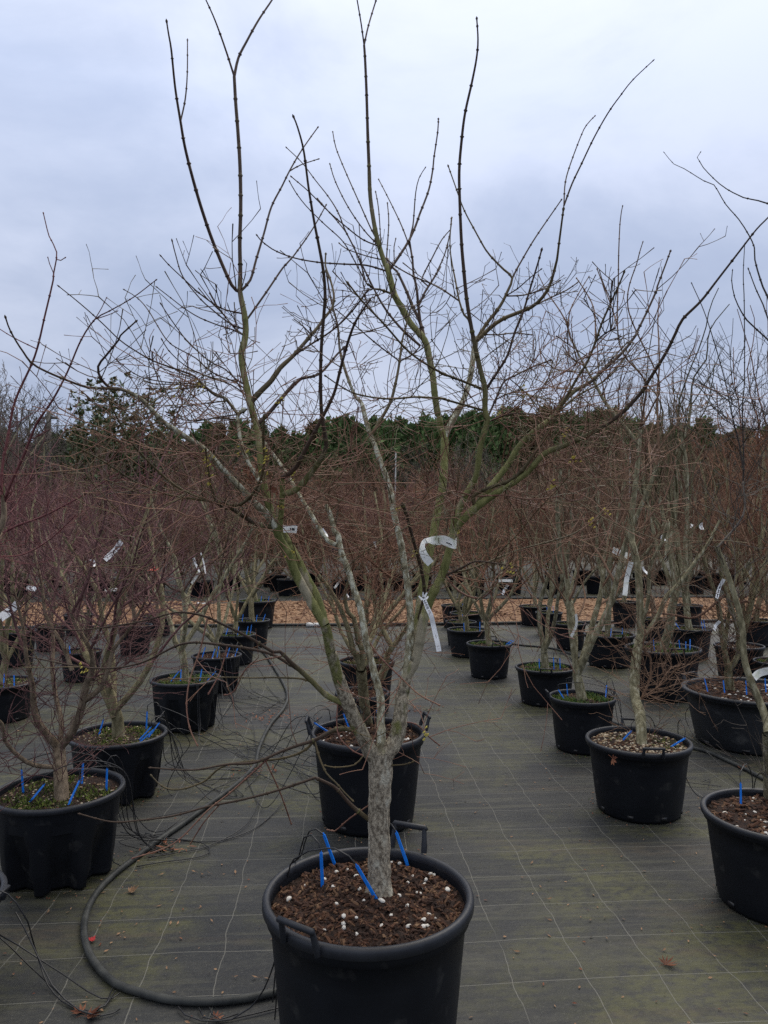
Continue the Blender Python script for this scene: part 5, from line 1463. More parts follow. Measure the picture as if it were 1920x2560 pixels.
# ------------------------------------------------------------------ the bed beyond the bark path
KINDS = [('purple', 'limb_brown', 'tw_purple', 'purple twigged bare maple in the bed beyond the bark path'),
         ('brown', 'limb_brown', 'tw_brown', 'brown twigged bare maple in the bed beyond the bark path'),
         ('rust', 'limb_grey', 'tw_rust', 'rusty twigged bare maple in the bed beyond the bark path'),
         ('olive', 'limb_olive', 'tw_olive', 'olive twigged bare maple in the bed beyond the bark path'),
         ('crimson', 'limb_brown', 'tw_crimson', 'dark red twigged bare maple in the bed beyond the bark path')]
PROTO = {}
for ki, (kn, ml, mt, lab) in enumerate(KINDS):
    for var in range(2):
        gg = random.Random(kn + str(var))
        ps = grow(gg, 2.7, .66 + .12 * var, .16, .034, 7, 1.3, 2, minr=.0030)
        a, b = MB(), MB()
        for pts, r, lev in ps:
            (a if lev <= 1 else b).tube(pts, r, 5 if lev <= 1 else 3)
        PROTO[(ki, var)] = (a.mesh('trunk', M[ml]), b.mesh('crown', M[mt]))
POT_FAR = MB()
POT_FAR.lathe([(0, .004), (.23, .004), (.24, .02), (.275, .36), (.295, .37), (.298, .40), (.28, .40), (.27, .34), (.0, .34)], 20)
POT_FAR = POT_FAR.mesh('far_pot', M['pot'])
gg = random.Random(123)
row_y = [18.0, 19.5, 21.0, 22.9, 25.0, 27.4, 30.2, 33.5, 37.5]
nb = 0
def where(u, ri):
    z = ('left of the magnolia', 'behind the fluted pots', 'behind the front tree', 'behind the small lone pot', 'behind the slender grey tree', 'behind the wide tub')
    z = z[0] if u < 200 else z[1] if u < 640 else z[2] if u < 1080 else z[3] if u < 1400 else z[4] if u < 1700 else z[5]
    return z + (', first rank beyond the path' if ri == 0 else ', second rank beyond the path' if ri == 1 else ', deep in the far bed')
for ri, y in enumerate(row_y):
    halfw = y * .56 + 1.5
    x = -halfw + y * .07 + gg.uniform(0, .6)
    zone = 0
    while x < halfw + y * .07:
        u, v = pix((x, y, .5))
        if -140 < u < 2060:
            if u < 560: ki = gg.choice((0, 0, 0, 4, 1, 3))
            elif u < 1100: ki = gg.choice((0, 1, 2, 2, 3))
            elif u < 1500: ki = gg.choice((0, 4, 1, 2, 1))
            else: ki = gg.choice((1, 2, 2, 3, 1))
            if ri >= 6: ki = gg.choice((0, 0, 4, 1))
            var = gg.randrange(2)
            s = gg.uniform(.72, 1.22) * (1.10 if ri > 3 else 1.0)
            root = link('potted_maple', None, None, (x, y + gg.uniform(-.25, .25), .30))
            root.scale = (s * gg.uniform(.9, 1.1), s, s)
            root.rotation_euler = (0, 0, gg.uniform(0, 6.28))
            tag(root, KINDS[ki][3].replace('in the bed beyond the bark path', where(u, ri)), 'tree', 'maples beyond the bark path')
            link('trunk', PROTO[(ki, var)][0], root)
            link('crown', PROTO[(ki, var)][1], root)
            if ri < 3 and gg.random() < .75:
                o = link('plant_pot', POT_FAR, None, (root.location.x, root.location.y, 0))
                o.scale = (gg.uniform(.85, 1.1),) * 2 + (gg.uniform(.9, 1.1),)
                tag(o, 'small black pot ' + where(u, ri), 'pot', 'pots beyond the bark path')
            nb += 1
        x += gg.uniform(.72, 1.15) * (1 + .012 * y)
print('BACK', nb)

# ------------------------------------------------------------------ tree line
def leafy(mb, c, n, rad, size, g, m=0, flat=.7, up=0.3):
    """n small leaf faces spread through a ball"""
    for _ in range(n):
        d = unit((g.gauss(0, 1), g.gauss(0, 1), g.gauss(0, 1)))
        p = c + d * rad * g.random() ** .45 * np.array((1, 1, flat))
        a = unit(d + np.array((g.gauss(0, .5), g.gauss(0, .5), g.gauss(0, .5) + up)))
        s = unit(np.cross(a, (g.gauss(0, 1), g.gauss(0, 1), g.gauss(0, 1))))
        L, w = size * g.uniform(.7, 1.4), size * g.uniform(.22, .4)
        mb.add([p, p + a * L * .5 + s * w, p + a * L, p + a * L * .5 - s * w], [(0, 1, 2, 3)], None, m)

def conifer(g, H, W, shape):
    a, b = MB(), MB()
    a.tube([(0, 0, 0), (.05, 0, H * .5), (0, 0, H * .97)], [H * .02, H * .014, .02], 7)
    z = H * .05
    while z < H:
        t = z / H
        w = W * ((1 - t) ** .75 if shape == 0 else (1 - t ** 3) * .9) + .15
        for _ in range(6):
            az = g.uniform(0, 6.28)
            r = w * g.uniform(.55, 1.05)
            tip = np.array((math.cos(az) * r, math.sin(az) * r, z + g.uniform(-.1, .35)))
            a.tube([np.array((0, 0, z - .15)), tip * np.array((.6, .6, 1)), tip], [.03, .018, .008], 3)
            for q in (.45, .75, 1.0):
                leafy(b, np.array((tip[0] * q, tip[1] * q, tip[2] + .05)), 10, .30 + .1 * (1 - q), .34, g, 0, 1.1, 1.1)
        z += H * .045
    leafy(b, np.array((0, 0, H * .98)), 16, .22, .34, g, 0, 2.6, 1.6)
    return a, b

CON = []
for i in range(4):
    gg = random.Random(900 + i)
    a, b = conifer(gg, 8.0, 1.7 + .3 * (i % 2), i % 2)
    CON.append((a.mesh('trunk', M['pole']), b.mesh('crown', M['conifer_b' if i == 3 else 'conifer'])))
BARE = []
for i in range(3):
    gg = random.Random(950 + i)
    ps = grow(gg, 8.5, .45, 1.6, .11, 5, 1.2, 2, minr=.011)
    a, b = MB(), MB()
    for pts, r, lev in ps:
        (a if lev <= 1 else b).tube(pts, r, 5 if lev <= 1 else 3)
    BARE.append((a.mesh('trunk', M['limb_grey']), b.mesh('crown', M['tw_brown' if i else 'tw_grey'])))

gg = random.Random(44)
def top_z(v, d): return CAMH + (1323 - v) / F * d
def far_tree(u, vtop, d, kind, var, lab, grp, nm):
    p = P(u, 1323, d)
    ht = top_z(vtop, d)
    ref = 8.3 if kind == 'c' else 9.2
    root = link(nm, None, None, (p[0], p[1], 0))
    s = ht / ref
    root.scale = (s * gg.uniform(.9, 1.3), s * gg.uniform(.9, 1.3), s)
    root.rotation_euler = (0, 0, gg.uniform(0, 6.28))
    tag(root, lab, 'tree', grp)
    src = CON if kind == 'c' else BARE
    link('trunk', src[var][0], root)
    link('crown', src[var][1], root)
u = -60
while u < 2000:                                     # evergreen screen
    if u < 480: vt = gg.uniform(1085, 1130)
    elif u < 850: vt = gg.uniform(1062, 1105)
    elif u < 1230: vt = gg.uniform(1042, 1078)
    elif u < 1560: vt = gg.uniform(1035, 1065)
    else: vt = gg.uniform(1060, 1110)
    far_tree(u, vt, gg.uniform(52, 62), 'c', gg.choice((0, 2, 2, 0, 1, 3)), 'dark evergreen conifer of the far screen ' + where(u, 0).split(',')[0], 'conifers of the tree line', 'conifer_tree')
    u += gg.uniform(20, 34)
u = -80
while u < 2020:
    vt = gg.uniform(1055, 1120) if u < 1400 else gg.uniform(1030, 1100)
    far_tree(u, vt, gg.uniform(42, 49), 'b', gg.randrange(3), 'bare brown tree before the evergreen screen ' + where(u, 0).split(',')[0], 'bare trees of the tree line', 'bare_tree')
    u += gg.uniform(48, 95)
for u, vt, d in ((-30, 850, 40), (60, 890, 44), (120, 930, 40), (10, 930, 36)):
    far_tree(u, vt, d, 'b', 0, 'tall pale bare tree at the picture edge beyond the maples', 'tall bare trees at the edge', 'bare_tree')

# broad evergreen magnolia rising over the maples
gg = random.Random(31)
a, b = MB(), MB()
mz = top_z(930, 21.0)
for k in range(34):
    az, rr_ = gg.uniform(0, 6.28), 1.55 * math.sqrt(gg.random())
    ztop = mz * (1 - .20 * (rr_ / 1.55) ** 2) * gg.uniform(.80, 1.0)
    tip = np.array((math.cos(az) * rr_, math.sin(az) * rr_, ztop))
    st = np.array((0, 0, gg.uniform(.3, 1.8)))
    path = smooth_path(np.array([st, st * .4 + tip * .6 * np.array((1, 1, .75)), tip]), .3)
    a.tube(path, np.linspace(.045, .010, len(path)), 5)
    for q in range(1, len(path)):
        if path[q][2] < 1.2: continue
        for _ in range(3):
            c_ = path[q] + np.array((gg.gauss(0, .16), gg.gauss(0, .16), gg.gauss(0, .12)))
            for _l in range(9):                     # a whorl of long leaves
                d_ = unit((gg.gauss(0, 1), gg.gauss(0, 1), gg.gauss(.45, .6)))
                s_ = unit(np.cross(d_, (gg.gauss(0, 1), gg.gauss(0, 1), 1)))
                L_, w_ = gg.uniform(.11, .19), gg.uniform(.025, .042)
                b.add([c_, c_ + d_ * L_ * .5 + s_ * w_, c_ + d_ * L_, c_ + d_ * L_ * .5 - s_ * w_], [(0, 1, 2, 3)], None, 0 if gg.random() < .72 else 1)
p = P(305, 1323, 21.0)
root = link('magnolia_tree', None, None, (p[0], p[1], 0))
tag(root, 'broad leaved evergreen magnolia with bronze leaf undersides rising above the maples', 'tree')
link('trunk', a.mesh('trunk', M['limb_grey']), root)
link('crown', b.mesh('crown', [M['magnolia'], M['magnolia_b']], False), root)

# utility pole and white canes in the distance
p = P(119, 1323, 46)
root = link('utility_pole', None, None, (p[0], p[1], 0))
tag(root, 'grey timber utility pole with crossarm against the sky', 'utility pole')
h_ = top_z(1030, 46)
mb = MB(); mb.tube([(0, 0, 0), (0, 0, h_)], [.20, .15], 10, cap=True); link('shaft', mb.mesh('shaft', M['pole']), root)
mb = MB(); mb.box((0, 0, h_ - .35), (.55, 0, 0), (0, .06, 0), (0, 0, .07)); link('crossarm', mb.mesh('crossarm', M['pole'], False), root)
for sx in (-.5, -.2, .2, .5):
    mb = MB(); mb.lathe([(0, 0), (.05, .02), (.03, .09), (.05, .14), (0, .18)], 8)
    link('insulator', mb.mesh('insulator', M['pole']), root, (sx, 0, h_ - .28))
for u, v0, v1, d, lab in ((988, 1130, 1235, 24, 'white cane standing among the far maples behind the front tree'),
                          (1573, 1118, 1190, 24, 'white cane standing among the far maples near the slender tree')):
    p = P(u, v0, d)
    root = link('white_cane', None, None, (p[0], p[1], 0))
    tag(root, lab, 'cane')
    mb = MB(); mb.tube([(0, 0, 0), (0, 0, p[2] * .6), (.02, 0, p[2])], [.024, .022, .02], 8, cap=True); link('shaft', mb.mesh('cane', M['cane']), root)
    mb = MB(); mb.tube([(0, 0, p[2] * .93), (0, 0, p[2] * .95)], [.03, .03], 8, cap=True); link('collar', mb.mesh('collar', M['cane']), root)
# ------------------------------------------------------------------ hoses and loose drip tubes
def ground_line(name, label, pts, r, mat, cat='hose', k=8, group=None, step=.04):
    pts = np.asarray(pts)
    o = pts[0].copy()
    mb = MB()
    mb.tube(smooth_path(pts - o, step), r, k, cap=True)
    ob = link(name, mb.mesh(name, mat), None, o)
    tag(ob, label, cat, group)
    return ob

ground_line('irrigation_hose', 'thick black irrigation hose curving over the matting round the front pot', [p + np.array((0, 0, .003)) for p in hose_pts], .0135, M['hose'], k=12)
ground_line('irrigation_hose', 'black irrigation hose lying before the wide scuffed tub',
            [G(u, v, .012) for u, v in trace('Q 150 300 290 350 500 420 720 500 950 562 1100 602 1300 690 1450 762 1609 850 1800 960')], .014, M['hose'], k=12)
ground_line('irrigation_hose', 'black irrigation hose behind the small lone pot',
            [G(u, v, .012) for u, v in trace('W 620 700 750 722 880 740 1000 750 1150 772 1320 830 1500 900')], .014, M['hose'], k=10)
mb = MB()
def loose(label, s, zs, r=.0026):
    px = trace(s)
    zz = np.interp(np.linspace(0, 1, len(px)), np.linspace(0, 1, len(zs)), zs)
    ground_line('drip_tube', label, [G(u, v, z) for (u, v), z in zip(px, zz)], r, M['tube'], 'drip tube', 6, 'loose drip tubes')
loose('thin drip tube looping from the handle at the picture edge to the hose', 'S 0 40 100 80 230 210 380 460 430 640 490 850 560 1070 660 1340 850 1560 1050 1670 1200 1712 1350 1690 1480 1580 1552 1385', (.38, .36, .3, .2, .1, .04, .008, .008, .008, .008, .012))
loose('thin drip tube slanting straight down from the edge handle', 'S -80 600 0 650 250 790 540 980 900 1210 1200 1420 1400 1525 1560 1520 1659 1450', (.2, .17, .1, .05, .02, .008, .008, .012))
loose('thin drip tube crossing under the others near the edge handle', 'S -80 620 0 685 200 870 400 1070 640 1290 850 1490 1050 1650 1250 1702 1450 1630 1600 1420', (.14, .1, .06, .02, .008, .008, .008, .012))
loose('thin drip tube curling in front of the edge handle', 'S 215 335 340 560 470 830 580 1070 720 1340 900 1540 1100 1690 1400 1765 1560 1730 1659 1670', (.26, .16, .08, .02, .008, .008))
loose('thin drip tube hanging beside the front pot', 'H 1202 880 1180 960 1140 1060 1080 1140 1000 1190 870 1195 800 1170 770 1135', (.28, .16, .05, .008, .008, .012))
loose('thin drip tube lying under the hose beside the front pot', 'H 1240 1130 1100 1165 950 1195 880 1180 860 1140', (.008, .008, .012))
loose('short drip tube loop at the front of the hose', 'H 1030 1165 950 1190 915 1165 905 1138', (.008, .012))
loose('thin drip tube dropping from the nearest fluted pot', 'H 490 200 482 330 475 430 490 510 530 530 575 500', (.34, .2, .06, .008, .012))
loose('thin drip tube running from the nearest fluted pot to the middle pot', 'H 500 210 530 350 600 410 760 415 930 420 1080 375 1180 300 1260 190 1330 60 E 1420 1030', (.3, .1, .008, .008, .008, .06, .3))
loose('thin drip tube wound beside the hose', 'H 520 380 620 400 760 410 880 430 905 470 820 495 700 510 590 530', (.02, .008, .008))
loose('thin drip tube arching from the second fluted pot', 'E 690 930 760 900 860 930 960 980 1060 1040 1085 1070', (.30, .34, .2, .06, .012))
loose('thin drip tube sagging from the third fluted pot', 'E 940 760 945 830 990 850 1100 830 1200 790 1235 780', (.25, .06, .008, .012))
loose('thin drip tube hanging in a low bow past the third fluted pot', 'E 680 800 800 850 900 920 1000 970 1090 1050', (.36, .3, .15, .03, .012))
loose('thin drip tube from the middle pot handle to the hose', 'E 1330 900 1280 920 1200 960 1130 1020 1095 1080', (.40, .32, .15, .05, .012))
loose('second thin drip tube from the middle pot handle', 'E 1370 880 1330 850 1260 870 1180 1000 1100 1120 1060 1160', (.47, .46, .4, .1, .012, .012))
loose('thin drip tube trailing across the open matting to the hose', 'E 1440 830 1380 800 1300 860 1240 980 1180 1080 1130 1190 H 1060 350 900 440 760 470 640 490', (.47, .5, .4, .12, .03, .008, .008, .012))
loose('thin drip tube bowed along the ground by the hose', 'E 770 980 790 1090 860 1160 920 1210 1000 1150 1070 1090', (.2, .04, .008, .012))
loose('pair of thin tubes running to the wide tub', 'Q 650 380 760 430 900 470 1050 560 1250 760 1420 930', (.36, .3, .16, .03, .008))
loose('thin drip tube bowed before the wide tub', 'Q 860 190 830 260 760 340 660 385', (.10, .12, .25, .38))
loose('thin drip tube hanging from the wide tub', 'Q 1060 110 960 210 915 300 960 420 1070 570', (.36, .24, .12, .03, .012))
loose('thin drip tube behind the outward handles', 'W 1290 960 1400 1010 1520 1020 1600 1000', (.3, .1, .02, .01))

gl = random.Random(99)
TL = ['the second fluted pot', 'the third fluted pot', 'the fourth fluted pot', 'the nearest fluted pot', 'the middle pot']
for key, nm_, hi_, n_ in (('L1', TL[3], 17, 3), ('L2', TL[0], 20, 4), ('L3', TL[1], 23, 3), ('L4', TL[2], 25, 2), ('C2', TL[4], 21, 4)):
    p_ = POTS[key]
    for k in range(n_):
        h_ = hose_pts[min(len(hose_pts) - 1, hi_ + gl.randrange(-1, 3))]
        e = unit((h_ - p_['c']) * np.array((1, 1, 0)))
        sd_ = np.array((-e[1], e[0], 0)) * gl.uniform(-.25, .25)
        a_ = p_['c'] + e * (p_['R'] + .01) + sd_ * .5 + np.array((0, 0, p_['h'] + .01))
        b2 = p_['c'] + e * (p_['R'] + .07 + .08 * gl.random()) + sd_ + np.array((0, 0, gl.uniform(.12, .26)))
        c2_ = p_['c'] * .55 + h_ * .45 + sd_ * 1.6
        c2_[2] = gl.uniform(.006, .05)
        d2 = h_ + np.array((gl.uniform(-.15, .25), gl.uniform(-.25, .1), 0)); d2[2] = .008
        ground_line('drip_tube', '%s loose drip tube looping between %s and the hose' % (('first', 'second', 'third', 'fourth')[k], nm_),
                    [a_ - e * .06 + np.array((0, 0, .04)), a_, b2, c2_, d2, h_], .0024, M['tube'], 'drip tube', 5, 'loose drip tubes')

# ------------------------------------------------------------------ labels tied to the trees
def ribbon(name, label, pts, width, side, mat, thick=.0006):
    """bent plastic strip: pts centre line, side = direction across"""
    pts = smooth_path(np.asarray(pts), .006)
    o = pts[0].copy()
    pts = pts - o
    n = len(pts)
    tg = np.gradient(pts, axis=0)
    sd = np.asarray(side, dtype=float)
    if sd.ndim == 1: sd = np.tile(sd, (n, 1))
    else: sd = np.stack([np.interp(np.linspace(0, 1, n), np.linspace(0, 1, len(sd)), sd[:, k]) for k in range(3)], 1)
    sd = np.array([unit(s - unit(t) * np.dot(s, unit(t))) for s, t in zip(sd, tg)])
    nm = np.array([unit(np.cross(s, t)) for s, t in zip(sd, tg)])
    w = np.interp(np.linspace(0, 1, n), np.linspace(0, 1, len(width)), width) if isinstance(width, (list, tuple)) else np.full(n, width)
    v = []
    for i in range(n):
        for sx, sn in ((-1, -1), (1, -1), (1, 1), (-1, 1)):
            v.append(pts[i] + sd[i] * w[i] * .5 * sx + nm[i] * thick * .5 * sn)
    q = [(i * 4 + j, i * 4 + (j + 1) % 4, i * 4 + 4 + (j + 1) % 4, i * 4 + 4 + j) for i in range(n - 1) for j in range(4)]
    q += [(0, 3, 2, 1), ((n - 1) * 4, (n - 1) * 4 + 1, (n - 1) * 4 + 2, (n - 1) * 4 + 3)]
    mb = MB(); mb.add(v, q)
    ob = link(name, mb.mesh(name, mat, False), None, o)
    tag(ob, label, 'label', 'plant labels')
    return ob, pts, sd, nm

dT = 2.16
s1 = 1 / 13.0                                       # close-up scale
def z1p(x, y, d): return P(1030 + x * s1, 1470 + y * s1, d)
ob, pp, sd, nmv = ribbon('plant_label', 'long white plant label printed with a number hanging on the front tree',
    [z1p(390, 340, dT), z1p(500, 640, dT - .006), z1p(620, 900, dT - .010), z1p(690, 1200, dT - .004), z1p(760, 1500, dT - .006), z1p(830, 1800, dT - .012), z1p(875, 2060, dT - .014)],
    [.010, .0125, .0135, .0140, .0140, .0140, .0140], RGT, M['label'])
def printed(ob, text, at, t_dir, s_dir, n_dir, size, mat, align='CENTER'):
    cu = bpy.data.curves.new('print', 'FONT')
    cu.body = text
    cu.size = size
    cu.align_x = align
    cu.align_y = 'CENTER'
    tmp = bpy.data.objects.new('tmp', cu)
    COL.objects.link(tmp)
    bpy.context.view_layer.update()
    me = bpy.data.meshes.new_from_object(tmp.evaluated_get(bpy.context.evaluated_depsgraph_get()))
    bpy.data.objects.remove(tmp)
    me.materials.clear()
    me.materials.append(mat)
    o = link('print', me, ob)
    x, z = unit(t_dir), unit(n_dir)
    y = np.cross(z, x)
    mt = Matrix.Identity(4)
    for i in range(3):
        mt[i][0], mt[i][1], mt[i][2], mt[i][3] = x[i], y[i], z[i], at[i]
    o.matrix_local = mt
    return o
def at_frac(f):
    i = int(f * (len(pp) - 1))
    i = max(1, min(len(pp) - 2, i))
    t = unit(pp[i + 1] - pp[i - 1])
    n = nmv[i]
    if np.dot(n, -FWD) < 0: n = -n
    return pp[i] + n * .0008, t, sd[i], n
p_, t_, s_, n_v = at_frac(.17)
printed(ob, '6408', p_, t_, s_, n_v, .0115, M['ink'])
def bar(ob, f, L, w, off, mat):
    p_, t_, s_, n_v = at_frac(f)
    mb = MB(); mb.box(p_ + s_ * off, t_ * L * .5, s_ * w * .5, n_v * .0002)
    link('print', mb.mesh('print', mat, False), ob)
bar(ob, .30, .011, .0009, .0022, M['ink'])
bar(ob, .29, .013, .0006, -.0010, M['ink_red'])
bar(ob, .33, .008, .0006, -.0030, M['ink_red'])
bar(ob, .76, .011, .0010, .000, M['ink'])
bar(ob, .055, .0028, .0040, -.0012, M['ink'])
for f_, o_ in ((.925, .002), (.945, -.0015), (.965, .0015)):
    bar(ob, f_, .0022, .0012, o_, M['ink_red'])
for (a_, b_) in (((340, 380, 0), (220, 260, .01)), ((370, 300, .0), (360, 130, -.004)), ((400, 300, 0), (490, 150, .004)), ((460, 350, 0), (530, 270, .01))):
    mb = MB()
    pa, pb = z1p(a_[0], a_[1], dT + a_[2]), z1p(b_[0], b_[1], dT + b_[2])
    q = [pa, (pa + pb) / 2 + UPV * .002, pb]
    o_ = np.array(ob.location)
    ax = unit(pb - pa)
    mb.box((pa + pb) / 2 - o_, unit(np.cross(ax, FWD)) * .0035, FWD * .0004, ax * np.linalg.norm(pb - pa) * .5, 0, .5)
    link('tie', mb.mesh('tie', M['label'], False), ob)

s2 = 120 / 1659.0
def z2p(x, y, d): return P(1030 + x * s2, 1320 + y * s2, d)
dS = depth(P(1140, 1360, 2.13))
ob, pp, sd, nmv = ribbon('plant_label', 'stained white label looped round a green stem of the front tree',
    [z2p(1540, 470, dS + .02), z2p(1480, 560, dS - .030), z2p(1300, 500, dS - .034), z2p(1080, 420, dS - .02), z2p(850, 430, dS - .012), z2p(600, 430, dS - .008), z2p(420, 470, dS - .02),
     z2p(360, 640, dS - .03), z2p(390, 860, dS - .036), z2p(500, 1060, dS - .036), z2p(650, 1230, dS - .034)],
    [.022, .024, .026, .027, .027, .026, .018, .012, .020, .023, .022],
    np.array([UPV, UPV, UPV * .9 - RGT * .2, UPV, UPV, UPV, UPV * .5 + FWD * .6, RGT * .9, RGT, RGT * .8 - UPV * .0 + UPV * .4, RGT * .8 + UPV * .5]), M['label_old'])
bar(ob, .88, .006, .0007, -.003, M['ink']); bar(ob, .84, .007, .0007, .002, M['ink'])
p = z2p(1280, 540, dS - .038)
mb = MB(); mb.box(p - np.array(ob.location), (RGT * .9 - UPV * .4) * .009, UPV * .0014, FWD * .0006); link('slot', mb.mesh('slot', M['ink'], False), ob)

def hang(u0, v0, u1, v1, d, w, lab, mat='label', sag=0, tilt=.5, marks=0):
    a_, b_ = P(u0, v0, d), P(u1, v1, d - .01)
    mid = (a_ + b_) / 2 + FWD * .02 + RGT * sag
    ax = unit(b_ - a_)
    side = unit(np.cross(ax, FWD)) + FWD * tilt
    ob, pp, sd, nm = ribbon('plant_label', lab, [a_, mid, b_], w, side, M[mat])
    n = len(pp)
    for k in range(marks):
        i = int(n * (.45 + .2 * k))
        t = unit(pp[min(n - 1, i + 1)] - pp[i - 1])
        nn = nm[i] if np.dot(nm[i], -FWD) > 0 else -nm[i]
        mb = MB(); mb.box(pp[i] + nn * .0007, t * w * .45, sd[i] * w * .16, nn * .0002); link('print', mb.mesh('print', M['ink'], False), ob)
    return ob
hang(708, 1322, 742, 1324, 2.2, .022, 'short white label jutting from the left green limb of the front tree', marks=2, tilt=.2)
hang(0, 1545, 46, 1508, 3.6, .045, 'folded white label at the picture edge by the purple maple', tilt=.3, marks=1)
hang(262, 1400, 304, 1353, 3.7, .030, 'white printed label slanting in the purple twigs', marks=2, tilt=.3)
hang(228, 1398, 232, 1418, 3.7, .020, 'small white label curled on a dark stem', tilt=.6)
hang(484, 1395, 500, 1430, 6.2, .020, 'narrow white label half of a pair above the fourth fluted pot', sag=-.01)
hang(502, 1382, 514, 1434, 6.2, .012, 'thin white label standing beside its pair above the fourth fluted pot', tilt=.9)
hang(498, 1430, 478, 1460, 6.3, .020, 'curled end of a grey label above the fourth fluted pot', 'label_old')
hang(66, 1470, 90, 1474, 4.6, .030, 'bright white label scrap low in the purple maple')
hang(262, 1476, 292, 1474, 7.0, .030, 'cream label scrap among the stems before the path', 'label_old')
hang(1578, 1405, 1562, 1489, 4.4, .030, 'algae topped white label hanging beside the crooked grey trunk', 'label_old', tilt=.1)
hang(1607, 1418, 1620, 1435, 4.9, .016, 'short bright label behind the crooked grey trunk')
hang(1440, 1535, 1428, 1592, 5.3, .026, 'curved cream label strip on the grey stemmed tree', 'label_old', sag=.025, tilt=.7)
hang(1810, 1448, 1792, 1496, 5.2, .028, 'spotted white label on the olive double trunk', marks=3, tilt=.3)
hang(1800, 1553, 1786, 1575, 5.2, .026, 'lower white label end beside the olive double trunk', tilt=.3)
hang(1885, 1694, 1925, 1676, 3.3, .032, 'pale broad label on the stem at the picture edge', 'label_old', tilt=.2)
hang(1246, 1452, 1282, 1452, 6.2, .022, 'bent grey label over the small lone pot', 'label_old', tilt=.2)
hang(1270, 1462, 1256, 1486, 6.2, .026, 'shaded white label flap above the small lone pot')
hang(1532, 1375, 1574, 1392, 5.6, .05, 'crumpled cream label behind the slender tree', 'label_old', tilt=.2)
hang(1752, 1308, 1756, 1324, 9.0, .06, 'tiny white label high in the far rust twigs')
hang(1722, 1312, 1732, 1316, 9.0, .05, 'tiny pale scrap label left of another in far twigs')
hang(1655, 1338, 1661, 1352, 8.0, .05, 'small white label in brown twigs above the weedy pot')
hang(852, 1450, 836, 1470, 4.6, .014, 'yellowed curled label strip behind the front stems', 'label_old')
hang(806, 1322, 818, 1342, 3.2, .010, 'thin white label edge between the front limbs', tilt=.9)
hang(934, 1355, 937, 1368, 7.0, .04, 'tiny white label far behind the front stems')
hang(865, 1482, 871, 1494, 4.8, .010, 'sliver of white label low between the front stems')

# ------------------------------------------------------------------ fallen and clinging leaves
def leaf_mesh(g, L, lobes=5, curl=.3, mat=None, slim=.35):
    """small palmate leaf with pointed, curled lobes"""
    mb = MB()
    for k in range(lobes):
        a = (k - (lobes - 1) / 2) * (2.3 / max(1, lobes - 1)) if lobes > 1 else 0
        l = L * (1 - .35 * abs(a) / 1.4)
        d = np.array((math.cos(a), math.sin(a), 0))
        s = np.array((-math.sin(a), math.cos(a), 0))
        w = l * slim * .5
        c1, c2 = g.uniform(.1, curl) * l, g.uniform(0, curl) * l
        mb.add([(0, 0, .001), d * l * .5 + s * w + np.array((0, 0, c1 * .4)), d * l + np.array((0, 0, c1)), d * l * .5 - s * w + np.array((0, 0, c2 * .5)), d * l * .5 + np.array((0, 0, .002))],
               None, [(0, 4, 1), (1, 4, 2), (2, 4, 3), (3, 4, 0)])
    mb.tube([(0, 0, .001), (-L * .3, .1 * L, .004), (-L * .6, .1 * L, .002)], [.0010, .0008, .0006], 3)
    return mb.mesh('leaf', mat, False)

g = random.Random(8)
mb = MB()
for _ in range(900):                                # crumbs of leaf and bark on the matting
    d = 1.9 + 9 * g.random() ** 1.6
    u = g.uniform(-60, 1980)
    p = P(u, 1323, d)
    s = g.uniform(.004, .011)
    a = g.uniform(0, 6.28)
    e, f_ = np.array((math.cos(a), math.sin(a), g.uniform(-.2, .2))), np.array((-math.sin(a), math.cos(a), g.uniform(-.3, .3)))
    c = np.array((p[0], p[1], .004 + g.uniform(0, .002)))
    mb.add([c - e * s, c + f_ * s * .4 + np.array((0, 0, .002)), c + e * s, c - f_ * s * .4], [(0, 1, 2, 3)], None, 0 if g.random() < .7 else 1)
for key, p_ in POTS.items():                        # debris added round the pot feet in place of contact shadow
    if p_['d'] > 8: continue
    for _ in range(70):
        a, rr_ = g.uniform(0, 6.28), p_['R'] * .81 + abs(g.gauss(0, .035))
        c = np.array((p_['c'][0] + math.cos(a) * rr_, p_['c'][1] + math.sin(a) * rr_, .004 + g.uniform(0, .003)))
        s, b2 = g.uniform(.003, .009), g.uniform(0, 6.28)
        e, f_ = np.array((math.cos(b2), math.sin(b2), g.uniform(-.3, .3))), np.array((-math.sin(b2), math.cos(b2), g.uniform(-.3, .3)))
        mb.add([c - e * s, c + f_ * s * .5 + np.array((0, 0, .002)), c + e * s, c - f_ * s * .5], [(0, 1, 2, 3)], None, g.choice((0, 1, 1, 2, 2)))
tag(link('leaf_crumbs', mb.mesh('leaf_crumbs', [M['leaf_tan'], M['leaf_brown'], M['moss']], False)), 'tan leaf crumbs strewn over the dark matting, with debris added as contact shade round the pots', 'leaf litter', kind='stuff')

LM = [leaf_mesh(random.Random(60 + i), .030, 1, .25, M['leaf_tan'], .42) for i in range(4)]
spots = trace('H 870 560 845 552 910 560 960 562 1018 560 870 705 855 710 675 702 735 780 765 780 690 800 585 782 545 838 470 888 920 768 525 720 1205 462 1010 1005 1115 1008 690 565 735 635 460 637 205 730 435 778 R 1030 482 635 517 720 585 680 620 705 670 705 755 895 757 955 745 705 820 560 893 960 835 1380 785 1450 790 1420 910 1205 893 800 365 520 175 720 150 250 302 400 292 605 575')
for i, (u, v) in enumerate(spots):
    o = link('fallen_leaf', LM[i % 4], None, G(u, v, .006))
    o.rotation_euler = (g.uniform(-.3, .3), g.uniform(-.3, .3), g.uniform(0, 6.28))
    s = g.uniform(.5, .9)
    o.scale = (s, s, s)
    tag(o, 'small curled tan leaf fallen on the matting', 'leaf', 'fallen tan leaves')
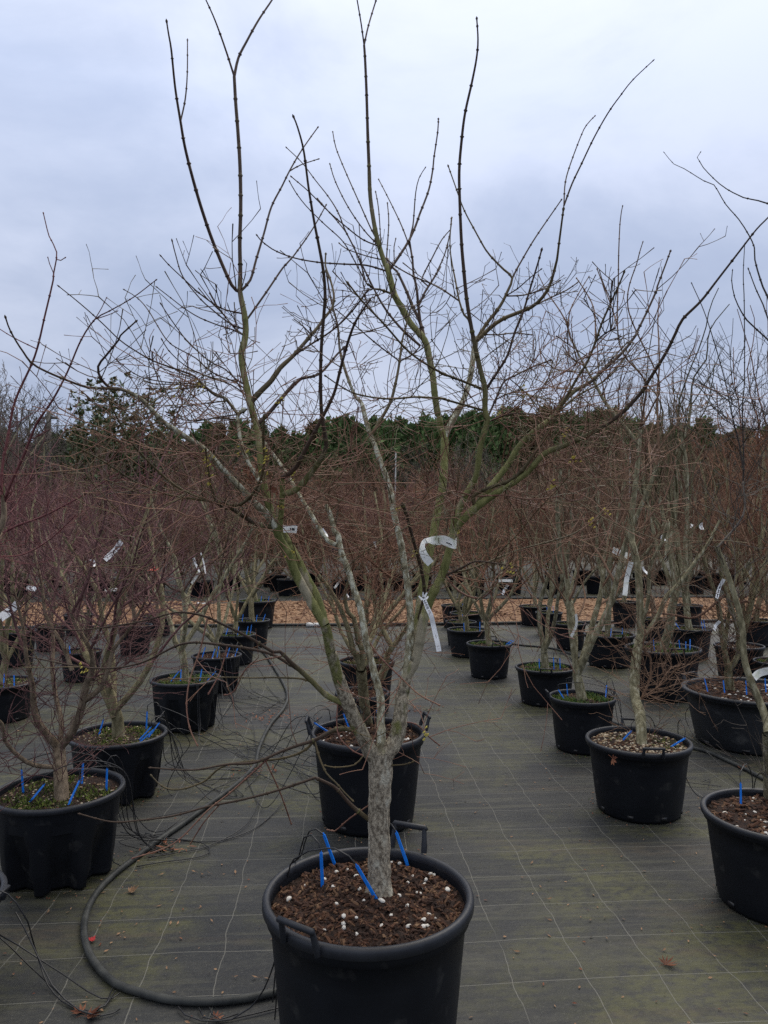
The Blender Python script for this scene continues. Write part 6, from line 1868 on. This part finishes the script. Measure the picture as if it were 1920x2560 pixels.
def one_leaf(s, lab, L, lobes, mt, slim=.35, rz=0, curl=.4, pos=None):
    p = G(*trace(s)[0], .008) if pos is None else pos
    o = link('fallen_leaf', leaf_mesh(random.Random(lab), L, lobes, curl, M[mt], slim), None, p)
    o.rotation_euler = (0, 0, rz)
    return tag(o, lab, 'leaf', 'coloured fallen leaves')
one_leaf('H 390 850', 'small bright red leaf lying inside the hose curve', .026, 5, 'leaf_red', .6, 1.0)
one_leaf('S 1200 1780', 'dry coral brown maple leaf under the drip tubes', .055, 7, 'leaf_brown', .22, .3, .5)
one_leaf('S 1130 1720', 'second dry brown leaf under the drip tubes', .045, 5, 'leaf_brown', .25, 2.6, .5)
one_leaf('H 930 1185', 'brown leaf beside the hose loop at the front', .035, 5, 'leaf_brown', .3, .8, .5)
one_leaf('R 1215 955', 'dry feathery brown leaf with a pale crumb on the open matting', .060, 7, 'leaf_brown', .14, .6, .3)
one_leaf('H 560 640', 'yellow brown leaf heap with moss near the fluted pot', .045, 7, 'leaf_tan', .3, .8, .6)
one_leaf('Q 1390 745', 'reddish dry leaf on the hose before the tub', .05, 5, 'leaf_brown', .4, .8, .5)
one_leaf('', 'single coral red leaf clinging in the purple twigs', .05, 5, 'leaf_coral', .5, .8, .6, P(379, 1427, 4.2))
# brown leaf stuck to the grit pot
mb = MB()
pl = POTS['R2']
q = trace('Q 305 655')[0]
o = link('dead_leaf', leaf_mesh(random.Random(5), .05, 5, .4, M['leaf_brown'], .4), None, P(q[0], q[1], pl['d'] - pl['R'] * .84))
o.rotation_euler = (1.45, .2, -1.2)
tag(o, 'dead brown leaf stuck to the side of the grit pot', 'leaf', 'coloured fallen leaves')

# heaps of brown leaf scraps by the hose and on the open matting
for s, n_l, sp_, lab in (('E 1200 850', 90, .16, 'heap of dry brown leaf scraps along the hose behind'), ('E 1090 1090', 40, .08, 'small brown leaf heap where the tubes meet the hose'),
                         ('K 1250 605', 60, .10, 'scatter of brown scraps right of the middle pot'), ('H 690 455', 35, .06, 'brown scraps caught in the coiled tubes')):
    c = G(*trace(s)[0], .004)
    mb = MB()
    for _ in range(n_l):
        o_ = np.array((g.gauss(0, sp_), g.gauss(0, sp_ * .7), g.uniform(0, .015)))
        a = g.uniform(0, 6.28)
        L = g.uniform(.010, .028)
        e, f_ = unit((math.cos(a), math.sin(a), g.uniform(-.5, .5))), unit((-math.sin(a), math.cos(a), g.uniform(-.5, .5)))
        mb.add([o_ - e * L, o_ + f_ * L * .25, o_ + e * L, o_ - f_ * L * .25], [(0, 1, 2, 3)])
    tag(link('leaf_heap', mb.mesh('leaf_heap', M['leaf_brown'], False), None, c), lab, 'leaf litter', kind='stuff')

# clinging seeds and dead leaves in the far right crowns
for s, n_l, sp_, d, lab in (('V 240 750', 26, .06, 9.0, 'hanging bunch of pale brown seed keys in the far twigs'), ('V 370 690', 40, .12, 9.0, 'spread of tan seed keys left of the slender tree'),
                            ('V 1150 480', 130, .50, 8.0, 'loose tan dead leaves clinging high in the far crowns'), ('V 860 650', 60, .35, 7.0, 'tan dead leaves clinging round the slender grey stem'),
                            ('h 1030 880', 30, .035, 6.5, 'bunch of dark red dead leaves right of the front tree'), ('b 540 720', 40, .035, 2.6, 'clump of rusty dead leaves in the front tree fork'),
                            ('V 1350 430', 90, .5, 9.0, 'brown dead leaves in the crowns near the picture edge')):
    c = P(*trace(s)[0], d)
    mb = MB()
    for _ in range(n_l):
        o_ = np.array((g.gauss(0, sp_), g.gauss(0, sp_), g.gauss(0, sp_ * .7)))
        e = unit((g.gauss(0, .5), g.gauss(0, .5), -1))
        f_ = unit(np.cross(e, (g.gauss(0, 1), g.gauss(0, 1), .2)))
        L = g.uniform(.012, .026) * (1 if d < 5 else 1.4)
        mb.add([o_, o_ + e * L + f_ * L * .4, o_ + e * L * 2, o_ + e * L - f_ * L * .4], [(0, 1, 2, 3)])
    tag(link('dead_leaves', mb.mesh('dead_leaves', M['leaf_brown' if 'red' in lab or 'rust' in lab else 'leaf_tan'], False), None, c), lab, 'dead leaves', kind='stuff')
